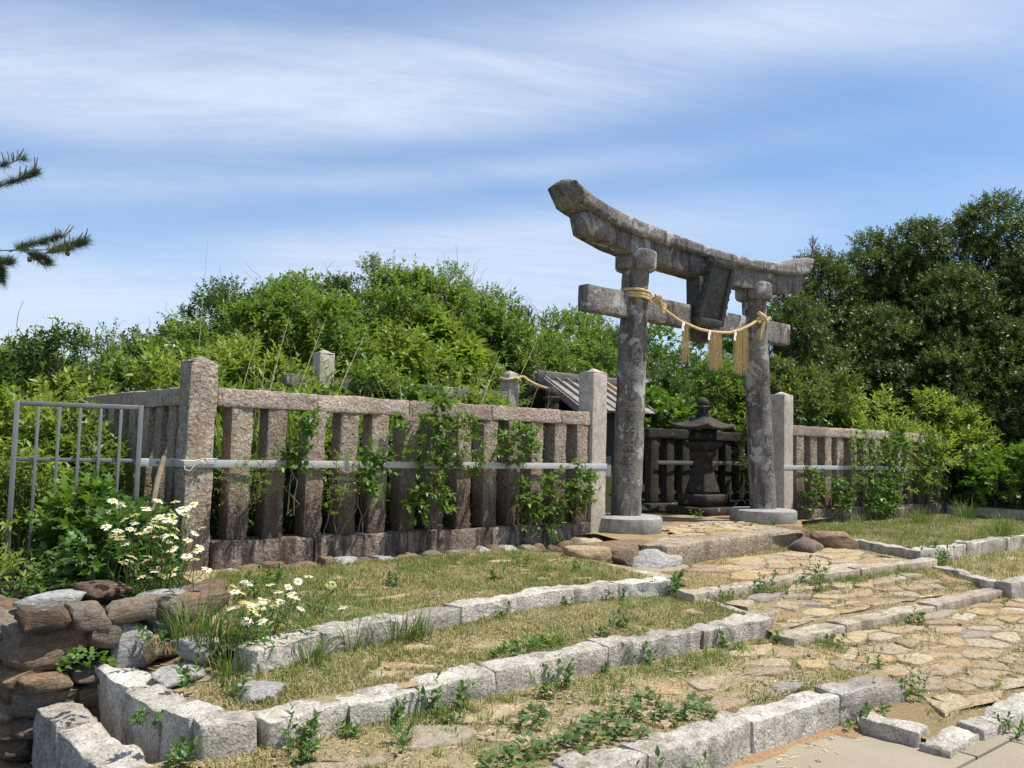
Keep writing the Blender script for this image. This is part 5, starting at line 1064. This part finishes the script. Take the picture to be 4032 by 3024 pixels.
def inpoly(x, y, poly):
    c = np.zeros(len(x), bool); n = len(poly)
    for i in range(n):
        a, b = poly[i], poly[i - 1]; t = ((a[1] > y) != (b[1] > y)) & (x < (b[0] - a[0]) * (y - a[1]) / (b[1] - a[1] + 1e-12) + a[0]); c ^= t
    return c
def lawn(y0, y1, xa, xb, zf, dens, H, seed, thr=.0, zone=None):
    g = np.random.default_rng(seed); A = (y1 - y0) * float(np.max(xb(np.array([y0, y1])) - xa(np.array([y0, y1])))); n = int(A * dens); y = g.uniform(y0, y1, n); x = xa(y) + (xb(y) - xa(y)) * g.uniform(0, 1, n)
    k = (v2(x, y, 2.3, seed, 3) + .25 * (v2(x, y, 9, seed + 1, 2) - .5)) > thr - g.uniform(0, .12, n)
    if zone is not None: k &= g.uniform(0, 1, n) < zone(x, y)
    x, y = x[k], y[k]; keep = np.ones(len(x), bool)
    for s in STONES:
        lo, hi = s.min(0), s.max(0); m = np.nonzero((x > lo[0]) & (x < hi[0]) & (y > lo[1]) & (y < hi[1]))[0]
        if len(m): keep[m[inpoly(x[m], y[m], s)]] = False
    x, y = x[keep], y[keep]; n = len(x); q = MB(); tall = .6 + .9 * v2(x, y, 3.1, seed + 5, 2)
    blades(q, np.stack([x, y, zf(x, y) - .004], 1), H * tall * g.uniform(.5, 1.2, n), g.uniform(.003, .0065, n), np.clip(g.normal(1.0, .5, n), .1, 2.2), g.uniform(0, 6.28, n), g)
    o = q.build('grass', M['grass'], None); o['kind'] = 'stuff'; return o
edgeA = lambda x, y: np.clip(.30 + .9 * np.maximum(sst((y + 3.85) / .3), sst((-4.25 - y) / .12)), 0, 1)
lawn(-4.42, -3.50, cst(-1.4), pxl, lin(.15, -4.5, .028), 5600, .036, 31, .34, edgeA)
lawn(-3.33, -2.28, lambda y: np.interp(y, [-3.3, -2.3], [-1.05, -1.0]), pxl, lin(.30, -3.4, .03), 7000, .038, 32, .22, lambda x, y: 1.0 * (y < k3(x) - .06))
lawn(-2.6, -.3, lambda y: np.interp(y, [-2.4, -1.2, -.3], [-.7, -.2, .1]), lambda y: pxl(y) - .05, lambda x, y: .43 + .018 * (y + 2.3), 6000, .044, 33, .20, lambda x, y: 1.0 * (y > k3(x) + .07))
lawn(-5.02, -3.75, lambda y: pxl(y) + .02, lambda y: pxr(y) + .3, lin(.038, -5.1, .088), 2600, .036, 34, .36, lambda x, y: np.clip(.35 + sst((y + 4.05) / .3) + sst((-4.7 - y) / .2) + (x < 3.3) * .5, 0, 1))
lawn(-3.60, -2.78, lambda y: pxl(y) + .05, lambda y: pxr(y), lin(.195, -3.7, .145), 3800, .046, 35, .24, lambda x, y: np.clip(.25 + sst((y + 3.05) / .25) * 1.2 + sst((x - 6.0) / .8), 0, 1))
lawn(-2.62, -1.15, lambda y: pxl(y) + .05, lambda y: pxr(y), lin(.345, -2.7, .035), 2400, .045, 36, .30, lambda x, y: np.clip(.2 + sst((y + 1.9) / .5) + (x < 4.2) * .6, 0, 1))
lawn(-3.70, -2.62, pxr, cst(13.5), lin(.27, -3.75, .02), 1500, .06, 37, .25)
lawn(-2.48, -.1, pxr, cst(14.3), lin(.42, -2.55, .015), 2300, .085, 38, .0)
lawn(-5.0, -3.86, lambda y: pxr(y) + .4, cst(11), lin(.09, -5.1, .02), 1400, .05, 39, .3)

# loose gravel and dead straw lying on the beds
def scatter(name, spots, n, mat, seed, size, flat=.6, long=1.0):
    g = np.random.default_rng(seed); q = MB(); B = np.array([(1, 0, 0), (.2, .9, .1), (-.8, .6, 0), (-.9, -.5, .05), (.1, -1, 0), (.1, .1, .8), (0, 0, -.4)]); Ff = np.array([[0, 1, 5], [1, 2, 5], [2, 3, 5], [3, 4, 5], [4, 0, 5]])
    for (x0, x1, y0, y1, zf, k) in spots:
        m = int(n * k); x = g.uniform(x0, x1, m); y = g.uniform(y0, y1, m); s = size * g.uniform(.4, 1.3, m) ** 1.5; a = g.uniform(0, 6.28, m)
        L = B[None] * s[:, None, None] * [long, 1, flat]; X = L[..., 0] * np.cos(a)[:, None] - L[..., 1] * np.sin(a)[:, None]; Y = L[..., 0] * np.sin(a)[:, None] + L[..., 1] * np.cos(a)[:, None]
        V = np.stack([X + x[:, None], Y + y[:, None], L[..., 2] + zf(x, y)[:, None] + .006], 2); q.add(V.reshape(-1, 3), (Ff[None] + (np.arange(m) * 7)[:, None, None]).reshape(-1, 3))
    o = q.build(name, M[mat]); o['kind'] = 'stuff'; return o
SPOT = [(-1.35, 2.7, -4.38, -3.52, lin(.15, -4.5, .028), 1.0), (-.9, 2.9, -3.25, -2.6, lin(.30, -3.4, .03), .5), (2.9, 6.6, -5.0, -3.8, lin(.038, -5.1, .088), 1.2), (3.2, 6.8, -3.5, -2.9, lin(.195, -3.7, .145), .7), (3.4, 7.4, -2.5, -1.5, lin(.345, -2.7, .035), .7), (-.2, 3.1, -2.2, -.4, lambda x, y: .43 + .018 * (y + 2.3), .5), (.2, 2.4, -4.85, -4.62, lambda x, y: 0 * x - .004, .12)]
scatter('gravel', SPOT, 420, 'flag', 61, .014); scatter('straw_litter', SPOT, 700, 'straw', 62, .0035, .6, 7.0)

def sprigs(x0, x1, y0, y1, zf, n, seed, H=.075, ok=None):
    g = np.random.default_rng(seed); x = g.uniform(x0, x1, n); y = g.uniform(y0, y1, n); k = v2(x, y, 1.8, seed, 3) > .48
    if ok is not None: k &= ok(x, y)
    x, y = x[k], y[k]; m = 9; X = np.repeat(x, m) + g.normal(size=len(x) * m) * .018; Y = np.repeat(y, m) + g.normal(size=len(x) * m) * .018; N = len(X); q = MB()
    blades(q, np.stack([X, Y, zf(X, Y) - .004], 1), H * g.uniform(.4, 1.25, N), g.uniform(.004, .007, N), np.clip(g.normal(.7, .35, N), .1, 1.6), g.uniform(0, 6.28, N), g); o = q.build('grass', M['blade']); o['kind'] = 'stuff'
sprigs(-.95, 2.9, -3.28, -2.4, lin(.30, -3.4, .03), 420, 71, .06, lambda x, y: y < k3(x) - .1); sprigs(-.4, 3.2, -2.5, -.3, lambda x, y: .43 + .018 * (y + 2.3), 620, 72, .085, lambda x, y: y > k3(x) + .1)
sprigs(-1.2, 2.8, -3.82, -3.54, lin(.15, -4.5, .028), 170, 73, .08); sprigs(3.1, 6.7, -3.04, -2.82, lin(.195, -3.7, .145), 190, 74, .08); sprigs(3.0, 7.0, -3.95, -3.78, lin(.038, -5.1, .088), 150, 75, .06); sprigs(3.0, 6.6, -4.95, -3.9, lin(.038, -5.1, .088), 260, 78, .045); sprigs(3.3, 6.6, -3.45, -2.9, lin(.195, -3.7, .145), 160, 79, .045); sprigs(-1.2, 2.7, -4.36, -3.8, lin(.15, -4.5, .028), 260, 80, .05); sprigs(7.9, 13.5, -2.4, -.2, lin(.42, -2.55, .015), 700, 76, .12); sprigs(7.6, 12.5, -3.6, -2.7, lin(.27, -3.75, .02), 260, 77, .09)

# ------------------------------------------------------------------ weeds
def nettle(label, x, y, s, group='leafy weeds on the terraces', mat='l_weed', n=None):
    g = np.random.default_rng(abs(int(x * 977 + y * 313)) + 1); lb, sb = MB(), MB(); n = n or max(3, int(5 * s)); a = g.uniform(0, 6.28, n); f = np.sqrt(g.uniform(0, 1, n)) * .06 * s; P = np.stack([np.cos(a) * f, np.sin(a) * f, 0 * a], 1); D = np.stack([np.cos(a) * .35, np.sin(a) * .35, np.ones(n)], 1) + g.normal(size=(n, 3)) * .15
    twigs(lb, sb, P, D, .17 * s * g.uniform(.5, 1.1, n), 10, .052 * (.7 + .3 * s), .028 * (.7 + .3 * s), OVAL, g, .1, .12)
    o = thing('weed', label, 'weed', (x, y, h0(x, y) - .005), 0, group); lb.build('leaves', M[mat], o); sb.build('stems', M['stem'], o); return o
def mugwort(label, x, y, s, group='mugwort mats on the lowest terrace', mat='l_mug'):
    g = np.random.default_rng(abs(int(x * 977 + y * 313)) + 2); lb = MB(); n = max(36, int(46 * s)); r = .105 * s; a = g.uniform(0, 6.28, n); f = np.sqrt(g.uniform(0, 1, n)); P = np.stack([np.cos(a) * f * r, np.sin(a) * f * r * .8, .012 + .085 * s * (1 - f ** 2) * g.uniform(.4, 1, n)], 1); D = np.stack([np.cos(a), np.sin(a), .55 + 0 * a], 1) + g.normal(size=(n, 3)) * .35
    leaves(lb, P, D, (.030 + .010 * s) * g.uniform(.7, 1.25, n), (.028 + .009 * s) * g.uniform(.7, 1.2, n), LOBED, .1, rng=g); o = lb.build('weed', M[mat], None, False, (x, y, h0(x, y) - .002)); return tag(o, label, 'weed', group)
WN = [(-.84, -3.60, 1.3, 'tall weed before the joint of corner block and middle kerb'), (-.90, -3.74, .8, 'low weed in front of the tall one at the middle kerb corner'), (-.29, -3.56, .8, 'small weed under the second middle kerb block'), (.03, -3.54, 1.4, 'bushy weed against the third middle kerb block'), (-.08, -3.75, .8, 'small weed in front of the bushy one at the kerb'), (-.41, -3.85, .7, 'small weed among rusty flagstones on the lowest terrace'), (-.54, -3.58, .5, 'tiny weed at the middle kerb foot'),
      (.86, -3.53, 1.1, 'pair of upright weeds at the fourth middle kerb joint'), (.66, -3.62, .9, 'leafy weed left of the upright pair'), (1.62, -3.50, 1.0, 'thin upright weed at the middle kerb, right part'), (1.25, -3.50, .6, 'little weed at the middle kerb joint'), (2.52, -3.52, .9, 'upright weed near the right end of the middle kerb'), (2.48, -3.66, .7, 'spreading weed near the right end of the middle kerb'),
      (3.11, -2.50, 1.2, 'big leafy weed at the right end of the curved kerb'), (3.36, -2.36, 1.1, 'leafy weed on the corner edging by the path'), (2.56, -2.42, .8, 'weed in front of the curved kerb near its right end'), (2.05, -2.40, .6, 'small weed in front of the curved kerb'), (3.42, -2.84, .7, 'small weed at the foot of the path step kerb'), (1.36, -2.42, .7, 'weed under the highest part of the curved kerb'), (1.61, -3.16, .7, 'weed in the middle of the dry grass terrace'), (1.84, -3.10, .8, 'second weed in the middle of the dry grass terrace'),
      (.49, -4.62, 1.4, 'tall weed in front of the lowest kerb row'), (4.69, -2.90, 1.7, 'big round weed under the upper path step kerb'), (3.96, -2.84, 1.3, 'dark weed under the upper path step kerb, left one'), (2.55, -4.70, 1.3, 'weed in front of the right end block of the lowest kerb'), (2.24, -4.70, 1.0, 'weed on sand near the lowest kerb end'), (2.76, -4.72, 1.0, 'weed at the right tip of the lowest kerb'), (2.05, -4.66, .7, 'small weed below the lowest kerb joint'), (3.07, -4.32, .7, 'weed at the end of the flat edging stone'), (2.72, -5.28, .8, 'creeping weed on concrete at the path kerb'),
      (7.28, -3.95, 1.3, 'bright weed by the white kerb corner at the right edge'), (3.35, -3.86, .7, 'weed under the lower path step kerb'), (4.69, -3.84, .9, 'weed at the middle of the lower path step kerb'), (2.98, -3.62, .7, 'weed at the right end face of the middle kerb'), (-1.02, -2.89, 1.1, 'creeping weed beside the pale mauve stone'), (-1.32, -3.47, 1.1, 'weed between the two left kerb corners'), (-1.38, -3.30, .6, 'tiny weed on bare earth between the left kerbs'), (-1.05, -2.36, .9, 'dark weed at the foot of the cut granite block'), (-.93, -3.14, .7, 'weed growing through the whitish flat stone'),
      (7.75, -2.66, 1.9, 'tall climbing weed at the right kerb corner'), (8.1, -2.52, 1.2, 'vine weed leaning on the upper right kerb'), (.0, -1.37, 1.5, 'broad-leaved weed behind the daisies'), (.35, -.9, 1.0, 'weed by the footing stones of the fence'), (7.60, -.62, .8, 'yellowish weed at the right torii base'), (7.15, -.55, .7, 'weed between paving and the right torii base'), (3.60, -.66, 1.2, 'weed at the foot of the left gate post'), (8.0, .9, 1.3, 'sunlit weed behind the torii left of the lantern'), (2.6, -1.2, .9, 'green weed in the grass strip before the fence'), (1.9, -1.7, .8, 'weed above the curved kerb in the grass strip'), (1.0, -1.5, .8, 'weed in the grass strip left of the middle'), (2.9, -1.7, .8, 'weed near the flat edging in the grass strip')]
for x, y, s, lab in WN: nettle(lab, x, y, s)
WM = [(.14, -4.30, 1.2, 'dark mugwort at the bottom edge, left end of the mat'), (.33, -4.28, 1.2, 'dark mugwort next to the bottom kerb'), (.50, -4.22, 1.3, 'thick mugwort in the middle of the mat'), (.54, -4.36, 1.0, 'mugwort spilling on the lowest kerb'), (.77, -4.13, 1.1, 'mugwort patch above the mat'), (1.00, -4.07, .9, 'lone mugwort among pale flagstones'), (.90, -4.30, .9, 'mugwort at the right of the mat'), (1.06, -4.36, 1.0, 'mugwort along the lowest kerb joint'), (1.23, -4.25, .8, 'last mugwort to the right by the yellow stone'), (.34, -3.88, .7, 'small mugwort on tan stones, upper one'), (.21, -3.98, .7, 'small mugwort on tan stones, lower one'), (-.17, -4.28, 1.2, 'mugwort cut by the bottom picture edge'), (.0, -4.22, .9, 'mugwort at the bottom edge beside the grey stone'),
      (.91, -3.20, 1.0, 'creeping plant on top of the middle kerb'), (.70, -3.24, .9, 'creeping plant behind the middle kerb, left'), (1.12, -3.18, .8, 'creeping plant behind the middle kerb, right'), (-1.46, -2.62, 1.1, 'jagged-leaved dandelion at the foot of the rubble wall')]
for x, y, s, lab in WM: mugwort(lab, x, y, s, mat='l_mug' if 'creeping' not in lab and 'dandelion' not in lab else 'l_vine')

# ------------------------------------------------------------------ vines on the fences
def vine(label, x, z, rx, rz, kind, y=-.17, seed=0, group='vines on the fences'):
    g = np.random.default_rng(seed); o = thing('vine', label, 'vine', (x, y, z - rz), 0, group); lb, sb = MB(), MB(); n = int(26 + 330 * rx * rz)
    t = g.uniform(0, 1, n); a = g.uniform(0, 6.28, n); f = np.sqrt(g.uniform(0, 1, n)); P = np.stack([np.cos(a) * f * rx, -.02 - .12 * g.uniform(0, 1, n) * (1 - f * .6), rz + np.sin(a) * f * rz], 1); P[:, 0] += .06 * np.sin(P[:, 2] * 9 + seed)
    if kind == 'fern': D = np.stack([g.normal(size=n), -.6 + 0 * a, .4 + g.normal(size=n) * .4], 1); twigs(lb, sb, P, D, .12, 12, .030, .013, OVAL, g, .1)
    elif kind == 'mugwort': D = np.stack([g.normal(size=n) * .6, -.4 + 0 * a, .8 + 0 * a], 1); twigs(lb, sb, P, D, .14, 9, .075, .030, OVAL, g, .2)
    else: D = np.stack([g.normal(size=n), -.7 + g.normal(size=n) * .3, .25 + g.normal(size=n) * .5], 1); twigs(lb, sb, P, D, .13, 5, .072, .052, HEART if seed % 3 else LOBED, g, .25)
    for k in range(3): limb(sb, (g.normal() * .05, .08, max(-.35, .5 - z)), (g.normal() * rx * .5, -.03, rz * g.uniform(1, 1.9)), .006, .003, g, 7, 4, .05)
    lb.build('leaves', M['l_vine'] if kind != 'fern' else M['l_bright'], o); sb.build('stems', M['twig'], o); return o
VN = [(.40, 1.20, .24, .22, 'fern', 'fine-leaved plant over the strap right of the corner post'), (.83, 1.56, .10, .31, 'vine', 'narrow vine hanging between the second and third pickets'), (1.26, 1.19, .20, .30, 'fern', 'fine-leaved plant in front of the strap, second from the corner'), (1.57, 1.28, .11, .26, 'vine', 'thin vine with one big leaf over the strap'), (2.22, 1.66, .30, .44, 'vine', 'thick vine spilling over the top rail'), (2.62, 1.49, .34, .30, 'mugwort', 'jagged-leaved plant right of the thick vine'), (2.27, 1.01, .26, .24, 'vine', 'bright leafy clump below the thick vine'), (3.41, 1.58, .26, .25, 'vine', 'loose vine high on the right half of the left fence'), (3.94, .98, .30, .34, 'vine', 'round vine clump low near the left gate post'), (4.30, 1.10, .20, .30, 'vine', 'vine beside the left gate post'), (3.53, .93, .12, .30, 'vine', 'straggling vine low on the left fence'),
      (11.03, 1.40, .50, .66, 'vine', 'tall bush-like vine on the right fence, left one'), (12.1, 1.50, .5, .72, 'vine', 'tall bush-like vine on the right fence, right one'), (9.37, 1.00, .20, .40, 'vine', 'small vine beside the right gate post'), (13.45, 1.45, .46, .66, 'vine', 'vine over the end of the right fence'), (11.6, .81, .55, .34, 'vine', 'vine at the foot of the right fence'), (10.2, .92, .28, .3, 'vine', 'leafy clump low on the right fence')]
for k, (x, z, rx, rz, kd, lab) in enumerate(VN): vine(lab, x, z, rx, rz, kd, -.17 if x < 5 else -.14, 40 + k)

# lobed-leaf bush in front of the gate, and weeds behind it
def lowbush(label, x, y, z, r, H, seed, mat='l_weed', L=.105, tpl=LOBED, n=170, group=None):
    g = np.random.default_rng(seed); o = thing('leafy_bush', label, 'bush', (x, y, z), 0, group); lb, sb = MB(), MB(); d = nrm(g.normal(size=(n, 3)) + (0, 0, .4)); f = g.uniform(.3, 1, n) ** .6
    P = d * f[:, None] * [r, r, H * .55]; P[:, 2] += H * .45; P[:, 2] = np.maximum(P[:, 2], .03); twigs(lb, sb, P, d + (0, 0, .3), .16, 6, L, L * .92 if tpl is LOBED else L * .42, tpl, g, .2)
    for k in range(8): limb(sb, (0, 0, 0), P[k], .008, .004, g)
    lb.build('leaves', M[mat], o); sb.build('stems', M['stem'], o); return o
lowbush('dark lobed-leaf bush spilling over the rubble wall by the gate', -.80, -.85, .46, .28, .48, 1, 'l_weed', .085, n=230); lowbush('lobed-leaf bush right behind the daisies', -.60, -.22, .48, .28, .52, 2, 'l_weed', .085, n=190)
lowbush('taller lobed-leaf plant climbing the steel gate', -.80, -.02, .48, .24, .66, 3, 'l_vine', .09, n=170); lowbush('light green leafy plant behind the gate bars', -1.15, .75, .45, .42, .95, 4, 'l_lime', .10, OVAL, 190); lowbush('leafy plant at the left edge behind the gate post', -1.95, .90, .08, .45, 1.42, 5, 'l_mid', .10, OVAL, 190)
lowbush('small yellowish plant at the lower left corner post of the gate', -1.42, -.62, .44, .15, .22, 9, 'l_lime', .06, OVAL, 60); lowbush('low dark plant on the wall top left of the lobed-leaf bush', -1.18, -.85, .44, .16, .20, 10, 'l_weed', .06, LOBED, 60)
lowbush('plant between the gate and the side fence', -.45, .95, .45, .30, 1.0, 6, 'l_mid', .09, OVAL, 130); lowbush('yellowish plant low behind the gate at the left edge', -1.80, 1.15, .25, .34, 1.0, 7, 'l_lime', .08, OVAL, 120); lowbush('dark undergrowth behind the lower gate bars', -1.10, .80, .45, .34, .7, 8, 'l_dark', .08, OVAL, 120)

# ------------------------------------------------------------------ daisies
PET = (np.array([(.18, -.07, 0), (.18, .07, 0), (.75, .11, .02), (1, .0, -.03), (.75, -.11, .02)]), np.array([[0, 1, 2], [0, 2, 4], [4, 2, 3]]))
def head_mesh(seed):
    g = np.random.default_rng(seed); q = MB(); n = 17; a = np.arange(n) * 2 * math.pi / n + g.normal(size=n) * .06
    leaves(q, np.zeros((n, 3)), np.stack([np.cos(a), np.sin(a), g.normal(size=n) * .10 - .04], 1), .030 * g.uniform(.9, 1.08, n), .036, PET, .05, roll=.1, rng=g); return q.mesh('petals', M['petal'])
HM = [head_mesh(k) for k in range(4)]
V, F = lathe([(.0095, -.002), (.0095, .002), (.007, .005), (0, .006)], 12); q = MB(); q.add(V, F); DM = q.mesh('yellow_centre', M['disc_y'], True)
def daisies(label, base, heads, seed, spread):
    g = np.random.default_rng(seed); o = thing('daisy_clump', label, 'flowers', base); sb, lb = MB(), MB(); base = np.array(base)
    for k, h in enumerate(heads):
        p = np.array(h) - base; s = g.uniform(1.0, 1.25); foot = np.array([p[0] * spread + g.normal() * .04, p[1] * spread + g.normal() * .04, 0.]); P = limb(sb, foot, p - (0, 0, .004), .003, .0022, g, 5, 4, .02)
        f = link('flower', HM[k % 4], o, tuple(p)); f.scale = (s, s, s); f.rotation_euler = (g.normal(.25, .22), g.normal(-.2, .22), g.uniform(0, 6.28)); link('yellow_centre', DM, f)
        leaves(lb, P[1:4], g.normal(size=(3, 3)) + (0, 0, .6), .05, .016, OVAL, .15, rng=g)
    n = len(heads) * 8; c = np.array(heads) - base; i = g.integers(0, len(heads), n); Q = c[i] * [spread, spread, 0] + g.normal(size=(n, 3)) * [.07, .07, 0]; Q[:, 2] = g.uniform(0, .08, n); D = g.normal(size=(n, 3)) * [1, 1, .3] + (0, 0, .8); leaves(lb, Q, D, .065, .018, OVAL, .2, rng=g)
    sb.build('stalks', M['stem'], o, True)['kind'] = 'stuff'; lb.build('leaves', M['l_weed'], o); return o
DA = [(-0.69,-0.43,1.05),(-0.48,-0.34,1.01),(-0.54,-0.78,1.10),(-0.54,-0.29,0.96),(-0.69,-0.54,0.95),(-0.62,-0.53,0.92),(-0.72,-0.20,0.87),(-0.71,-0.45,0.86),(-0.71,-0.36,0.82),(-0.75,-0.64,0.83),(-0.59,-0.35,0.86),(-0.57,-0.50,0.84),(-0.55,-0.64,0.88),(-0.44,-0.45,0.81),(-0.52,-0.68,0.91),(-0.44,-0.66,0.83),(-0.47,-0.82,0.81),(-0.44,-0.69,0.95),(-0.44,-0.82,0.95),(-0.49,-0.74,0.90),(-0.33,-0.58,0.87),(-0.37,-0.83,1.04),(-0.36,-0.72,1.01),(-0.32,-0.46,0.96),(-0.18,-0.57,0.83),(-0.26,-0.64,0.79),(-0.37,-0.66,0.73),(-0.29,-0.88,0.74),(-0.31,-0.93,0.68),(-0.36,-0.39,0.62),(-0.51,-0.54,0.67),(-0.66,-0.66,0.69),(-0.60,-0.40,0.63),(-0.43,-0.45,0.55),(-0.43,-0.55,0.58),(-0.31,-0.49,0.81),(-0.56,-0.81,0.98),(-0.30,-0.71,0.66)]
DA = [tuple(np.array(p) + (np.array(CP) - p) * (.21 if k % 2 else .17)) for k, p in enumerate(DA)]
g = np.random.default_rng(9); DA += [tuple(np.array(DA[k]) + g.normal(size=3) * [.07, .07, .06]) for k in g.integers(0, len(DA), 22)]
daisies('white daisies in front of the corner post', (-.72, -1.15, .50), DA, 1, .55)
DB = [(-0.37,-1.77,0.61),(-0.11,-1.43,0.56),(-0.50,-2.20,0.64),(-0.31,-2.18,0.67),(-0.28,-2.23,0.63),(-0.03,-1.86,0.59),(-0.35,-2.54,0.67),(-0.27,-2.45,0.62),(-0.39,-2.49,0.62),(-0.55,-2.60,0.66),(-0.31,-2.13,0.57),(-0.65,-2.66,0.66),(-0.63,-2.54,0.65),(-0.63,-2.75,0.66),(-0.38,-2.39,0.58),(-0.70,-2.79,0.66),(-0.55,-2.52,0.58),(-0.65,-2.63,0.56),(-0.62,-2.75,0.58),(0.04,-2.00,0.67),(-0.11,-2.15,0.67),(0.11,-2.15,0.62),(-0.31,-2.59,0.59),(0.01,-2.51,0.55)]
DB += [tuple(np.array(DB[k]) + g.normal(size=3) * [.08, .08, .03]) for k in g.integers(0, len(DB), 8)]
daisies('white daisies on the grass left of the curved kerb', (-.35, -2.25, .43), DB, 2, .9)
